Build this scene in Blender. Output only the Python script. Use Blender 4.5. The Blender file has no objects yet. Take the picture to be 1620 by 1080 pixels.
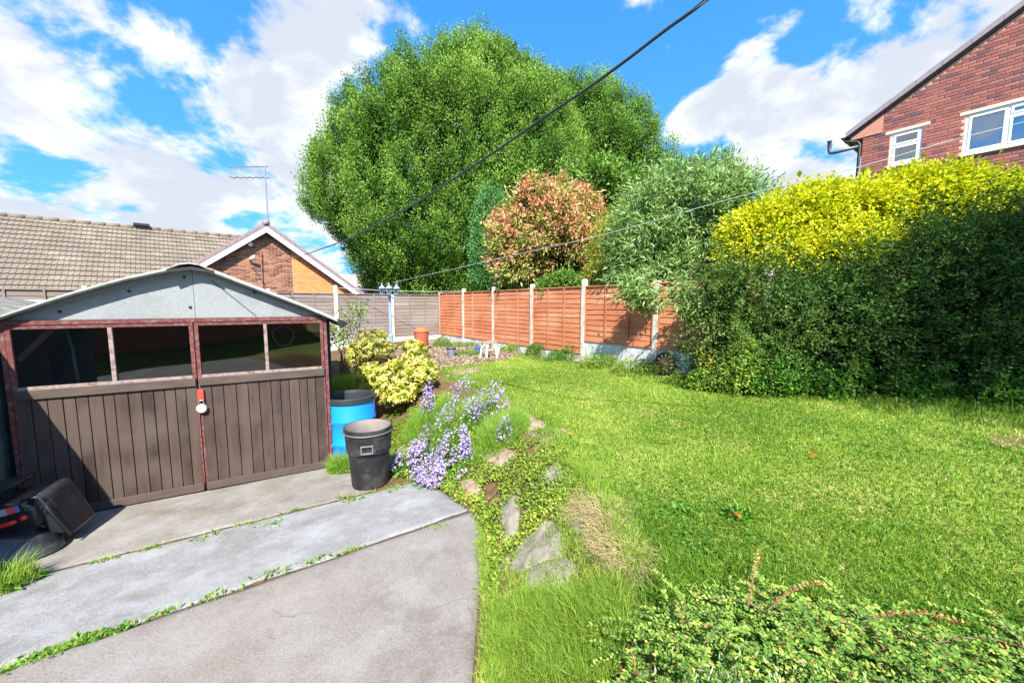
import bpy, math, random
import numpy as np
from mathutils import Matrix, Vector
random.seed(7); rng = np.random.default_rng(7)
R = math.radians
sc = bpy.context.scene
COL = sc.collection

# ------------------------------------------------------------------ camera, sky, sun, exposure
E = 2.17                       # eye height above the garage floor (z = 0)
F = 608.0; CX, CY = 810.0, 540.0   # focal length and centre in photograph pixels (1620 wide)
TH = math.atan(60.0 / F)
CT, ST = math.cos(TH), math.sin(TH)
cd = bpy.data.cameras.new('camera'); cam = bpy.data.objects.new('camera', cd); COL.objects.link(cam)
cd.sensor_width = 36.0; cd.lens = F / 1620.0 * 36.0; cd.clip_start = 0.05; cd.clip_end = 2000.0
cam.location = (0, 0, E); cam.rotation_euler = (math.pi / 2 - TH, 0, 0)
sc.camera = cam

SUN_EL = R(47.0)
SUN_H = np.array([-0.08, 0.997])          # horizontal direction the light travels
world = bpy.data.worlds.new('World'); sc.world = world; world.use_nodes = True

def build_world():
    nt = world.node_tree; N = nt.nodes; L = nt.links; N.clear()
    out = N.new('ShaderNodeOutputWorld'); bg = N.new('ShaderNodeBackground'); bg.inputs['Strength'].default_value = 0.15
    sky = N.new('ShaderNodeTexSky'); sky.sky_type = 'NISHITA'; sky.sun_disc = False
    sky.sun_elevation = SUN_EL; sky.sun_rotation = math.atan2(-SUN_H[0], -SUN_H[1])
    sky.air_density = 1.0; sky.dust_density = 0.35; sky.ozone_density = 2.2; sky.altitude = 50
    tc = N.new('ShaderNodeTexCoord')
    def math_(op, a, b=None, clamp=False):
        n = N.new('ShaderNodeMath'); n.operation = op; n.use_clamp = clamp
        for i, v in enumerate((a, b)):
            if v is None: continue
            if isinstance(v, (int, float)): n.inputs[i].default_value = v
            else: L.new(v, n.inputs[i])
        return n.outputs[0]
    def mapr(v, a, b, c=0.0, d=1.0, smooth=True):
        n = N.new('ShaderNodeMapRange'); n.interpolation_type = 'SMOOTHSTEP' if smooth else 'LINEAR'
        L.new(v, n.inputs[0])
        for i, x in enumerate((a, b, c, d)): n.inputs[i + 1].default_value = x
        return n.outputs[0]
    sep = N.new('ShaderNodeSeparateXYZ'); L.new(tc.outputs['Generated'], sep.inputs[0])
    # a flattened cloud layer: directions divided by height so that clouds thin towards the horizon
    den = math_('ADD', math_('MAXIMUM', sep.outputs[2], 0.0), 0.45)
    dv = N.new('ShaderNodeVectorMath'); dv.operation = 'DIVIDE'
    cmb = N.new('ShaderNodeCombineXYZ')
    for i in range(3): L.new(den, cmb.inputs[i])
    L.new(tc.outputs['Generated'], dv.inputs[0]); L.new(cmb.outputs[0], dv.inputs[1])
    def noise(vec, scale, detail, rough, off, dist=0.0):
        mp = N.new('ShaderNodeMapping'); mp.inputs['Location'].default_value = off; L.new(vec, mp.inputs[0])
        n = N.new('ShaderNodeTexNoise'); n.inputs['Scale'].default_value = scale; n.inputs['Detail'].default_value = detail
        n.inputs['Roughness'].default_value = rough; n.inputs['Distortion'].default_value = dist
        L.new(mp.outputs[0], n.inputs['Vector']); return n.outputs[0]
    vec = dv.outputs[0]
    n1 = noise(vec, 3.6, 10.0, 0.58, (3.3, 1.4, 2.2), 0.25)
    n1b = noise(vec, 3.6, 10.0, 0.58, (3.3 + 0.015, 1.4 + 0.035, 2.2 - 0.07), 0.25)   # the same field a little towards the sun
    def cloud_mass(px, py, rad, w):
        d = Vector(((px - CX) / F, CT + (CY - py) / F * ST, (CY - py) / F * CT - ST)).normalized()
        n = N.new('ShaderNodeVectorMath'); n.operation = 'DOT_PRODUCT'
        nn = N.new('ShaderNodeVectorMath'); nn.operation = 'NORMALIZE'; L.new(tc.outputs['Generated'], nn.inputs[0])
        L.new(nn.outputs[0], n.inputs[0]); n.inputs[1].default_value = d
        return mapr(n.outputs['Value'], math.cos(rad), 1.0, 0.0, w)
    acc = None
    for px, py, rad, w in CLOUDS:
        m = cloud_mass(px, py, rad, w)
        acc = m if acc is None else math_('ADD', acc, m)
    acc = math_('MINIMUM', math_('MAXIMUM', acc, -0.16), 0.20)
    acc = math_('MULTIPLY', acc, 0.86)
    field = math_('ADD', math_('MULTIPLY', math_('SUBTRACT', n1, 0.5), 1.35), math_('ADD', acc, 0.5))
    fieldb = math_('ADD', math_('MULTIPLY', math_('SUBTRACT', n1b, 0.5), 1.35), math_('ADD', acc, 0.5))
    cov = mapr(field, 0.515, 0.66)
    thick = mapr(fieldb, 0.55, 0.78)
    cr = N.new('ShaderNodeValToRGB')
    cr.color_ramp.elements[0].position = 0.0; cr.color_ramp.elements[0].color = (1.86, 1.95, 2.07, 1)
    cr.color_ramp.elements[1].position = 1.0; cr.color_ramp.elements[1].color = (1.30, 1.41, 1.60, 1)
    L.new(thick, cr.inputs[0])
    # richer blue of the photograph's clear sky
    up = N.new('ShaderNodeCombineXYZ'); L.new(sep.outputs[0], up.inputs[0]); L.new(sep.outputs[1], up.inputs[1])
    L.new(math_('ADD', math_('MULTIPLY', math_('MAXIMUM', sep.outputs[2], 0.0), 0.75), 0.30), up.inputs[2])
    un = N.new('ShaderNodeVectorMath'); un.operation = 'NORMALIZE'; L.new(up.outputs[0], un.inputs[0]); L.new(un.outputs[0], sky.inputs[0])
    hsv = N.new('ShaderNodeHueSaturation'); hsv.inputs['Saturation'].default_value = 1.34; hsv.inputs['Value'].default_value = 0.74
    hsv.inputs['Hue'].default_value = 0.497
    L.new(sky.outputs[0], hsv.inputs['Color'])
    mix = N.new('ShaderNodeMix'); mix.data_type = 'RGBA'
    L.new(cov, mix.inputs[0]); L.new(hsv.outputs[0], mix.inputs[6]); L.new(cr.outputs[0], mix.inputs[7])
    L.new(mix.outputs[2], bg.inputs['Color']); L.new(bg.outputs[0], out.inputs[0])

CLOUDS = [(60, 40, .34, .26), (250, 60, .30, .32), (430, 60, .20, .20), (560, 20, .14, .14), (330, 150, .18, .13), (420, 210, .16, .15), (340, 265, .10, .10), (440, 300, .16, .16), (380, 340, .14, .15), (480, 400, .16, .15), (330, 380, .16, .13), (120, 255, .1, .08),
          (40, 270, .16, .16), (150, 310, .14, .16), (260, 335, .12, .13), (145, 198, .05, .16), (40, 345, .2, .1), (660, 0, .08, .12),
          (1130, 170, .09, .15), (1190, 145, .10, .17), (1265, 130, .08, .15), (1090, 195, .06, .12), (1250, 240, .13, .15), (1190, 270, .08, .1), (1360, 150, .12, .17), (1450, 70, .16, .18), (1560, 20, .2, .18), (1310, 220, .1, .14), (1070, 68, .05, .10),
          (850, 60, .22, -.16), (1010, 110, .16, -.15), (1180, 40, .16, -.16), (1310, 40, .10, -.14), (600, 110, .10, -.15), (540, 140, .06, -.1), (30, 160, .10, -.17), (130, 165, .05, -.1),
          (110, 170, .05, -.08), (240, 215, .09, -.14), (320, 225, .06, -.08), (300, 285, .04, -.09), (352, 318, .04, -.1), (230, 5, .05, -.1)]
build_world()
sd = bpy.data.lights.new('sun', 'SUN'); sd.energy = 3.3; sd.angle = R(0.53); sd.color = (1.0, 0.955, 0.88)
sun = bpy.data.objects.new('sun', sd); COL.objects.link(sun); sun.location = (0, -20, 30)
sun.rotation_euler = Vector((SUN_H[0] * math.cos(SUN_EL), SUN_H[1] * math.cos(SUN_EL), -math.sin(SUN_EL))).to_track_quat('-Z', 'Y').to_euler()
sc.view_settings.view_transform = 'Standard'; sc.view_settings.look = 'None'; sc.view_settings.exposure = 1.95; sc.view_settings.gamma = 1.0
sc.view_settings.use_curve_mapping = False
sc.render.engine = 'CYCLES'; sc.cycles.max_bounces = 6; sc.cycles.diffuse_bounces = 3; sc.cycles.transmission_bounces = 4
sc.cycles.transparent_max_bounces = 8; sc.cycles.caustics_reflective = False; sc.cycles.caustics_refractive = False
sc.cycles.use_denoising = True

# ------------------------------------------------------------------ measuring helpers
def ray(px, py):
    xr = (px - CX) / F; yu = (CY - py) / F
    return np.array([xr, CT + yu * ST, yu * CT - ST])
CAMP = np.array([0.0, 0.0, E])
def at_y(px, py, Y):
    d = ray(px, py); return CAMP + d * (Y / d[1])
def on_z(px, py, z):
    d = ray(px, py); return CAMP + d * ((z - E) / d[2])
def on_plane(px, py, p0, n):
    d = ray(px, py); n = np.asarray(n, float); return CAMP + d * (np.dot(np.asarray(p0) - CAMP, n) / np.dot(d, n))

U = np.array([0.804, 0.595, 0.0]); V = np.array([-0.595, 0.804, 0.0]); Z = np.array([0, 0, 1.0])

# garage door line
GA = on_z(38, 830, 0.0); GB = on_z(524, 738, 0.0)
GU = (GB - GA) / np.linalg.norm(GB - GA); GW = float(np.linalg.norm(GB - GA)); GN = np.array([GU[1], -GU[0], 0.0])

# ------------------------------------------------------------------ value noise
def _hash(ix, iy, iz, seed):
    h = (ix * 374761393 + iy * 668265263 + iz * 2147483647 + seed * 974634777) & 0xFFFFFFFF
    h = ((h ^ (h >> 13)) * 1274126177) & 0xFFFFFFFF
    return ((h ^ (h >> 16)) & 0xFFFF) / 65535.0
def vnoise(P, scale=1.0, seed=0):
    P = np.atleast_2d(np.asarray(P, float)) * scale
    if P.shape[1] == 2: P = np.concatenate([P, np.zeros((len(P), 1))], 1)
    I = np.floor(P).astype(np.int64); f = P - I; f = f * f * (3 - 2 * f)
    r = 0
    for dx in (0, 1):
        for dy in (0, 1):
            for dz in (0, 1):
                w = (f[:, 0] if dx else 1 - f[:, 0]) * (f[:, 1] if dy else 1 - f[:, 1]) * (f[:, 2] if dz else 1 - f[:, 2])
                r = r + w * _hash(I[:, 0] + dx, I[:, 1] + dy, I[:, 2] + dz, seed)
    return r
def fbm(P, scale=1.0, seed=0, o=3):
    return sum(vnoise(P, scale * 2 ** k, seed + k) * 0.5 ** k for k in range(o)) / sum(0.5 ** k for k in range(o))

# ------------------------------------------------------------------ terrain
TOE = np.array([(-2, 0.05), (0.5, 0.0), (1.5, -0.08), (2.9, -0.20), (3.5, -0.45), (3.9, -0.72), (4.4, -1.15), (4.9, -1.6), (5.6, -2.05), (7, -3.0), (9, -4.6), (30, -20)])
TOP = np.array([(-2, 1.0), (0.5, 0.85), (1.94, 0.72), (2.58, 0.66), (3.8, 0.50), (5.0, 0.10), (6.0, -0.55), (7.1, -1.3), (9.1, -1.85), (12, -2.8), (30, -12)])
def toe_x(y): return np.interp(y, TOE[:, 0], TOE[:, 1])
def top_x(y): return np.interp(y, TOP[:, 0], TOP[:, 1])
def tz(x, y):
    x = np.asarray(x, float); y = np.asarray(y, float)
    dist = (x - GA[0]) * GN[0] + (y - GA[1]) * GN[1]
    zd = 0.10 * np.clip(dist, 0, 6.5) - 0.004
    a, b = toe_x(y), top_x(y)
    s = np.clip((x - a) / (b - a), 0, 1); s = s * s * (3 - 2 * s)
    zl = 0.75 + 0.04 * np.clip(x - 1.0, 0, 8)
    P = np.stack([x.ravel(), y.ravel()], 1)
    bump = ((fbm(P, 0.9, 3, 2) - 0.5) * 0.07 + (fbm(P, 3.0, 9, 2) - 0.5) * 0.03).reshape(x.shape)
    z = zd * (1 - s) + zl * s + bump * np.clip(s * 2.5, 0, 1)
    back = np.clip((-dist - 0.0) / 6.0, 0, 1) * (1 - s)      # ground rises again behind the garage
    return z + back * 0.5
def on_ground(px, py, lift=0.0):
    d = ray(px, py); ts = np.linspace(0.8, 40, 3000)
    X = CAMP[0] + d[0] * ts; Y = d[1] * ts; Zr = E + d[2] * ts
    below = Zr <= tz(X, Y) + lift
    i = int(np.argmax(below)) if below.any() else len(ts) - 1
    a, b = ts[max(i - 1, 0)], ts[i]
    for _ in range(20):
        m = 0.5 * (a + b)
        if E + d[2] * m <= float(tz(d[0] * m, d[1] * m)) + lift: b = m
        else: a = m
    return CAMP + d * b
def gp(x, y, lift=0.0): return np.array([x, y, float(tz(x, y)) + lift])

# ------------------------------------------------------------------ materials
def srgb(r, g, b):
    f = lambda c: (c / 255 / 12.92) if c / 255 <= 0.04045 else ((c / 255 + 0.055) / 1.055) ** 2.4
    return (f(r), f(g), f(b))
def new_mat(name):
    m = bpy.data.materials.new(name); m.use_nodes = True; nt = m.node_tree
    return m, nt.nodes, nt.links, nt.nodes['Principled BSDF'], nt.nodes['Material Output']
def add_noise(N, L, scale, detail=5, rough=0.6, coord='Object', stretch=None):
    tc = N.new('ShaderNodeTexCoord'); v = tc.outputs[coord]
    if stretch:
        mp = N.new('ShaderNodeMapping'); mp.inputs['Scale'].default_value = stretch; L.new(v, mp.inputs[0]); v = mp.outputs[0]
    n = N.new('ShaderNodeTexNoise'); n.inputs['Scale'].default_value = scale; n.inputs['Detail'].default_value = detail; n.inputs['Roughness'].default_value = rough
    L.new(v, n.inputs['Vector']); return n.outputs[0]
def ramp(N, L, fac, stops):
    r = N.new('ShaderNodeValToRGB'); e = r.color_ramp.elements
    while len(e) < len(stops): e.new(0.5)
    for i, (p, c) in enumerate(stops): e[i].position = p; e[i].color = (*c, 1)
    L.new(fac, r.inputs[0]); return r.outputs[0]
def mathn(N, L, op, a, b=None, clamp=False):
    n = N.new('ShaderNodeMath'); n.operation = op; n.use_clamp = clamp
    for i, v in enumerate((a, b)):
        if v is None: continue
        if isinstance(v, (int, float)): n.inputs[i].default_value = v
        else: L.new(v, n.inputs[i])
    return n.outputs[0]
def mixc(N, L, fac, a, b, blend='MIX'):
    m = N.new('ShaderNodeMix'); m.data_type = 'RGBA'; m.blend_type = blend
    for i, v in ((0, fac), (6, a), (7, b)):
        if isinstance(v, (int, float)): m.inputs[i].default_value = v
        elif isinstance(v, tuple): m.inputs[i].default_value = (*v, 1)
        else: L.new(v, m.inputs[i])
    return m.outputs[2]
def bump(N, L, b, h, strength=0.3, dist=0.01):
    n = N.new('ShaderNodeBump'); n.inputs['Strength'].default_value = strength; n.inputs['Distance'].default_value = dist
    L.new(h, n.inputs['Height']); L.new(n.outputs[0], b.inputs['Normal'])
def piece_random(N, L):
    """a number that differs from piece to piece: per object plus per face attribute"""
    oi = N.new('ShaderNodeObjectInfo'); at = N.new('ShaderNodeAttribute'); at.attribute_name = 'rnd'
    return mathn(N, L, 'FRACT', mathn(N, L, 'ADD', oi.outputs['Random'], at.outputs['Fac']))
def simple(name, col, rough=0.6, var=0.15, scale=6, metal=0.0, bmp=0.0, stretch=None, spec=0.4, coord='Object', dirt=None, dirtscale=2.0):
    m, N, L, b, o = new_mat(name)
    n = add_noise(N, L, scale, 6, 0.62, coord, stretch)
    lo = tuple(c * (1 - var) for c in col); hi = tuple(min(1, c * (1 + var)) for c in col)
    c = ramp(N, L, n, [(0.3, lo), (0.7, hi)])
    if dirt:
        n2 = add_noise(N, L, dirtscale, 7, 0.65, coord)
        f = ramp(N, L, n2, [(0.48, (0, 0, 0)), (0.66, (1, 1, 1))])
        c = mixc(N, L, f, c, dirt)
    L.new(c, b.inputs['Base Color']); b.inputs['Roughness'].default_value = rough; b.inputs['Metallic'].default_value = metal
    b.inputs['Specular IOR Level'].default_value = spec
    if bmp: bump(N, L, b, n, bmp, 0.01)
    return m
def piece_mat(name, stops, rough=0.8, scale=30, grain=0.25, bmp=0.3, stretch=None, stain=None, spec=0.25, lichen=None, stain_scale=1.3):
    m, N, L, b, o = new_mat(name)
    r = piece_random(N, L); c = ramp(N, L, r, stops)
    n = add_noise(N, L, scale, 6, 0.65, 'Object', stretch)
    g = ramp(N, L, n, [(0.25, (1 - grain,) * 3), (0.75, (1 + grain * 0.6,) * 3)])
    c = mixc(N, L, 1.0, c, g, 'MULTIPLY')
    geo = N.new('ShaderNodeNewGeometry')
    if stain:
        mp = N.new('ShaderNodeTexNoise'); mp.inputs['Scale'].default_value = stain_scale; mp.inputs['Detail'].default_value = 5; L.new(geo.outputs['Position'], mp.inputs['Vector'])
        f = ramp(N, L, mp.outputs[0], [(0.42, (0, 0, 0)), (0.66, (1, 1, 1))]); c = mixc(N, L, f, c, stain)
    if lichen:
        mp = N.new('ShaderNodeTexNoise'); mp.inputs['Scale'].default_value = 9; mp.inputs['Detail'].default_value = 5; L.new(geo.outputs['Position'], mp.inputs['Vector'])
        f = ramp(N, L, mp.outputs[0], [(0.56, (0, 0, 0)), (0.66, (1, 1, 1))]); c = mixc(N, L, f, c, lichen)
    L.new(c, b.inputs['Base Color']); b.inputs['Roughness'].default_value = rough; b.inputs['Specular IOR Level'].default_value = spec
    if bmp: bump(N, L, b, n, bmp, 0.004)
    return m
def leaf_mat(name, stops, trans=0.35, rough=0.5, tint=(1.15, 1.1, 0.55), spec=0.14):
    m, N, L, b, o = new_mat(name)
    at = N.new('ShaderNodeAttribute'); at.attribute_name = 'rnd'
    c = ramp(N, L, at.outputs['Fac'], stops)
    L.new(c, b.inputs['Base Color']); b.inputs['Roughness'].default_value = max(rough, 0.5); b.inputs['Specular IOR Level'].default_value = spec
    t = N.new('ShaderNodeBsdfTranslucent'); tcn = mixc(N, L, 1.0, c, tint, 'MULTIPLY'); L.new(tcn, t.inputs[0])
    mx = N.new('ShaderNodeMixShader'); mx.inputs[0].default_value = trans
    L.new(b.outputs[0], mx.inputs[1]); L.new(t.outputs[0], mx.inputs[2]); L.new(mx.outputs[0], o.inputs['Surface'])
    return m
def glass_mat(name, refl=1.0, tint=(0.86, 0.9, 0.9)):
    m, N, L, b, o = new_mat(name); N.remove(b)
    tr = N.new('ShaderNodeBsdfTransparent'); tr.inputs[0].default_value = (*tint, 1)
    gl = N.new('ShaderNodeBsdfGlossy'); gl.inputs['Roughness'].default_value = 0.02; gl.inputs['Color'].default_value = (1, 1, 1, 1)
    fr = N.new('ShaderNodeFresnel'); fr.inputs['IOR'].default_value = 1.5
    f = mathn(N, L, 'MULTIPLY', fr.outputs[0], 1.8 * refl, True)
    mx = N.new('ShaderNodeMixShader'); L.new(f, mx.inputs[0]); L.new(tr.outputs[0], mx.inputs[1]); L.new(gl.outputs[0], mx.inputs[2])
    L.new(mx.outputs[0], o.inputs['Surface']); return m

# ------------------------------------------------------------------ mesh building
class MB:
    def __init__(s): s.v = []; s.f = []
    def add(s, vs, fs):
        b = len(s.v); s.v.extend([tuple(map(float, p)) for p in vs]); s.f.extend([tuple(i + b for i in q) for q in fs]); return s
    def hexa(s, p):   # 8 corners: bottom 4 ccw, top 4 ccw
        return s.add(p, [(3, 2, 1, 0), (4, 5, 6, 7), (0, 1, 5, 4), (1, 2, 6, 5), (2, 3, 7, 6), (3, 0, 4, 7)])
    def box(s, o, a, b, c):   # from corner o along the three edge vectors
        o, a, b, c = map(np.asarray, (o, a, b, c)); return s.hexa([o, o + a, o + a + b, o + b, o + c, o + a + c, o + a + b + c, o + b + c])
    def cbox(s, c, ax, ay, az, sx, sy, sz):  # centred, with half axes
        c = np.asarray(c); ax, ay, az = np.asarray(ax) * sx, np.asarray(ay) * sy, np.asarray(az) * sz
        return s.box(c - (ax + ay + az) / 2, ax, ay, az)
    def prism(s, poly, ext):
        n = len(poly); poly = [np.asarray(p, float) for p in poly]; ext = np.asarray(ext, float)
        return s.add(poly + [p + ext for p in poly], [tuple(range(n - 1, -1, -1)), tuple(range(n, 2 * n))] + [(i, (i + 1) % n, n + (i + 1) % n, n + i) for i in range(n)])
    def tube(s, pts, r, n=8, cap=True):
        pts = [np.asarray(p, float) for p in pts]; rs = r if hasattr(r, '__len__') else [r] * len(pts)
        rings = []; prev = None
        for i, p in enumerate(pts):
            t = pts[min(i + 1, len(pts) - 1)] - pts[max(i - 1, 0)]; t = t / (np.linalg.norm(t) + 1e-9)
            if prev is None:
                a = np.cross(t, [0, 0, 1.0]); a = a if np.linalg.norm(a) > 0.05 else np.cross(t, [1.0, 0, 0])
            else: a = prev - t * np.dot(prev, t)
            a = a / np.linalg.norm(a); prev = a; b = np.cross(t, a)
            rings.append([p + rs[i] * (a * math.cos(2 * math.pi * k / n) + b * math.sin(2 * math.pi * k / n)) for k in range(n)])
        vs = [q for r_ in rings for q in r_]; fs = []
        for i in range(len(pts) - 1):
            for k in range(n): fs.append((i * n + k, i * n + (k + 1) % n, (i + 1) * n + (k + 1) % n, (i + 1) * n + k))
        if cap: fs.append(tuple(range(n - 1, -1, -1))); fs.append(tuple(range((len(pts) - 1) * n, len(pts) * n)))
        return s.add(vs, fs)
    def lathe(s, prof, c=(0, 0, 0), n=28, ax=None, sx=1.0, sy=1.0):
        """prof = [(radius, height)]; ax = (x, y, z) axes"""
        c = np.asarray(c, float); X, Y, Zz = ax if ax else (np.array([1., 0, 0]), np.array([0, 1., 0]), Z)
        vs = []; fs = []
        for r, h in prof:
            for k in range(n):
                t = 2 * math.pi * k / n; vs.append(c + X * (r * sx * math.cos(t)) + Y * (r * sy * math.sin(t)) + Zz * h)
        for i in range(len(prof) - 1):
            for k in range(n): fs.append((i * n + k, i * n + (k + 1) % n, (i + 1) * n + (k + 1) % n, (i + 1) * n + k))
        return s.add(vs, fs)
    def mesh(s, off=(0, 0, 0), smooth=False):
        me = bpy.data.meshes.new('mesh'); me.from_pydata([(a - off[0], b - off[1], c - off[2]) for a, b, c in s.v], [], s.f)
        if smooth: me.shade_smooth()
        me.update(); return me

WLOC = {}
def tag(o, label=None, cat=None, group=None, kind=None):
    if label: o['label'] = label
    if cat: o['category'] = cat
    if group: o['group'] = group
    if kind: o['kind'] = kind
    return o
def thing(name, label, cat, loc, group=None):
    o = bpy.data.objects.new(name, None); COL.objects.link(o); o.empty_display_size = 0.2
    o.location = tuple(map(float, loc)); WLOC[o] = np.array(loc, float); return tag(o, label, cat, group)
def link(name, me, mat, parent=None):
    o = bpy.data.objects.new(name, me); COL.objects.link(o)
    if mat and not me.materials: me.materials.append(mat)
    if parent: o.parent = parent
    WLOC[o] = WLOC[parent] if parent else np.zeros(3)
    return o
def obj(name, mb, mat, parent=None, smooth=False, bevel=0.0, base=None):
    """one mesh object from world coordinates; its origin is the parent's origin, or base for a top-level thing"""
    off = WLOC[parent] if parent else (np.asarray(base, float) if base is not None else np.zeros(3))
    me = mb.mesh(off, smooth); me.name = name
    o = link(name, me, mat, parent)
    if not parent: o.location = tuple(off); WLOC[o] = np.array(off)
    if bevel:
        md = o.modifiers.new('bevel', 'BEVEL'); md.width = bevel; md.segments = 2; md.limit_method = 'ANGLE'; md.angle_limit = R(40)
    return o
def poly_mesh(name, co, faces_idx, sizes, rnd=None):
    me = bpy.data.meshes.new(name); co = np.asarray(co, np.float32)
    me.vertices.add(len(co)); me.vertices.foreach_set('co', co.ravel())
    fi = np.asarray(faces_idx, np.int32).ravel(); me.loops.add(len(fi)); me.loops.foreach_set('vertex_index', fi)
    sizes = np.asarray(sizes, np.int32); st = np.concatenate([[0], np.cumsum(sizes)[:-1]]).astype(np.int32)
    me.polygons.add(len(sizes)); me.polygons.foreach_set('loop_start', st)
    me.update(calc_edges=True)
    if rnd is not None:
        a = me.attributes.new('rnd', 'FLOAT', 'FACE'); a.data.foreach_set('value', np.asarray(rnd, np.float32))
    return me
def unit(a): return a / (np.linalg.norm(a, axis=-1, keepdims=True) + 1e-9)
def leaves(name, P, D, Nn, Ln, W, rnd, mat, parent=None, fold=0.18, droop=0.12, kind=None, base=None):
    """one diamond-shaped leaf of two triangles for every point"""
    n = len(P); D = unit(D); S = unit(np.cross(D, Nn)); Nn = np.cross(S, D)
    Ln = np.broadcast_to(Ln, (n,))[:, None]; W = np.broadcast_to(W, (n,))[:, None]
    off = WLOC[parent] if parent is not None else (np.asarray(base) if base is not None else np.zeros(3))
    P = P - off
    co = np.empty((n, 4, 3), np.float32)
    co[:, 0] = P; co[:, 1] = P + D * Ln * 0.45 + S * W * 0.5 + Nn * W * fold; co[:, 2] = P + D * Ln - Nn * Ln * droop; co[:, 3] = P + D * Ln * 0.45 - S * W * 0.5 + Nn * W * fold
    me = poly_mesh(name, co.reshape(-1, 3), np.arange(4 * n), np.full(n, 4), np.clip(rnd, 0, 1))
    o = link(name, me, mat, parent)
    if parent is None: o.location = tuple(off); WLOC[o] = np.array(off)
    if kind or parent is not None: o['kind'] = kind or 'stuff'
    return o
def blades(name, P, Hh, W, lean, az, rnd, mat, parent=None, kind=None, base=None):
    """grass blades of a quad and a tip triangle; lean is how far the tip bends over, as a share of the height"""
    n = len(P); off = WLOC[parent] if parent is not None else (np.asarray(base) if base is not None else np.zeros(3)); P = P - off
    Hh = np.broadcast_to(Hh, (n,))[:, None]; W = np.broadcast_to(W, (n,))[:, None]; lean = np.broadcast_to(lean, (n,))[:, None]
    d = np.stack([np.cos(az), np.sin(az), np.zeros(n)], 1); fz = rng.uniform(0, 2 * np.pi, n); s = np.stack([np.cos(fz), np.sin(fz), np.zeros(n)], 1)
    co = np.empty((n, 5, 3), np.float32)
    mid = P + Z * Hh * 0.55 + d * Hh * lean * 0.30; tip = P + Z * Hh * (1 - 0.45 * np.minimum(lean, 1.4)) + d * Hh * lean
    co[:, 0] = P - s * W / 2; co[:, 1] = P + s * W / 2; co[:, 2] = mid + s * W * 0.42; co[:, 3] = mid - s * W * 0.42; co[:, 4] = tip
    b = (np.arange(n) * 5)[:, None]; fi = np.concatenate([b + 0, b + 1, b + 2, b + 3, b + 3, b + 2, b + 4], 1)
    me = poly_mesh(name, co.reshape(-1, 3), fi, np.tile([4, 3], n), np.repeat(np.clip(rnd, 0, 1), 2))
    o = link(name, me, mat, parent)
    if parent is None: o.location = tuple(off); WLOC[o] = np.array(off)
    if kind or parent is not None: o['kind'] = kind or 'stuff'
    return o
def pieces(name, me_np, Ms, parent, mat, limit=300):
    """the same piece at many places: the nearest ones as objects sharing a mesh, the rest joined; me_np = (verts, quads)"""
    vs, fs = me_np; vs = np.asarray(vs, float)
    Ms = sorted(Ms, key=lambda M: np.linalg.norm(M[:3, 3] - CAMP))
    me = bpy.data.meshes.new(name); me.from_pydata([tuple(v) for v in vs], [], fs); me.materials.append(mat); me.update()
    off = WLOC[parent]
    for M in Ms[:limit]:
        o = bpy.data.objects.new(name, me); COL.objects.link(o); o.parent = parent
        M2 = M.copy(); M2[:3, 3] -= off; o.matrix_local = Matrix(M2.tolist())
    rest = Ms[limit:]
    if rest:
        co = np.concatenate([vs @ M[:3, :3].T + M[:3, 3] - off for M in rest]); fi = []; sz = []; rn = []
        for i in range(len(rest)):
            r = rng.random()
            for f in fs: fi.extend([k + i * len(vs) for k in f]); sz.append(len(f)); rn.append(r)
        o = link(name + '_courses', poly_mesh(name, co, fi, sz, rn), mat, parent); o['kind'] = 'stuff'
        o.data.shade_flat()
def mat4(x, y, z, p):
    M = np.eye(4); M[:3, 0] = x; M[:3, 1] = y; M[:3, 2] = z; M[:3, 3] = p; return M
def rand_dirs(n):
    return unit(rng.normal(size=(n, 3)))

# ------------------------------------------------------------------ ground
FP0 = np.array([2.87, 7.63, 0.0])                 # fence post beside the wheel; the posts run on along V every 1.93 m
SP = 1.93
CORNER = FP0 + V * SP * 5
def fence_side(x, y):                             # positive on the garden side of the orange fence
    return -((x - FP0[0]) * U[0] + (y - FP0[1]) * U[1])
def back_side(x, y):                              # positive on the garden side of the grey fence
    return -((x - CORNER[0]) * V[0] + (y - CORNER[1]) * V[1])
GRAVEL = [on_z(px, py, 0.75)[:2] for px, py in ((612, 556), (690, 582), (735, 578), (800, 570), (835, 556), (790, 545), (700, 538), (650, 540))]
def in_poly(x, y, poly):
    ins = np.zeros(np.shape(x), bool); n = len(poly)
    for i in range(n):
        x1, y1 = poly[i]; x2, y2 = poly[(i + 1) % n]
        c = ((y1 > y) != (y2 > y)) & (x < (x2 - x1) * (y - y1) / (y2 - y1 + 1e-12) + x1); ins ^= c
    return ins
HEDGE_BASE = np.array([(2.0, 7.35), (2.9, 6.35), (4.0, 5.75), (5.2, 5.15), (6.3, 4.7), (9.0, 3.7)])
def hedge_y(x): return np.interp(x, HEDGE_BASE[:, 0], HEDGE_BASE[:, 1])
def lawn_mask(x, y):
    m = np.clip((x - top_x(y) + 0.24 * (y < 4.2)) / 0.15, 0, 1) * np.where(x < 4.0, np.clip((fence_side(x, y) - 0.25) / 0.3, 0, 1), 1.0) * (back_side(x, y) > 0.2)
    m = m * ~in_poly(x, y, GRAVEL) * (y < np.where(x > 2.0, hedge_y(np.maximum(x, 2)) + 0.3, 40))
    return m
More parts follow.
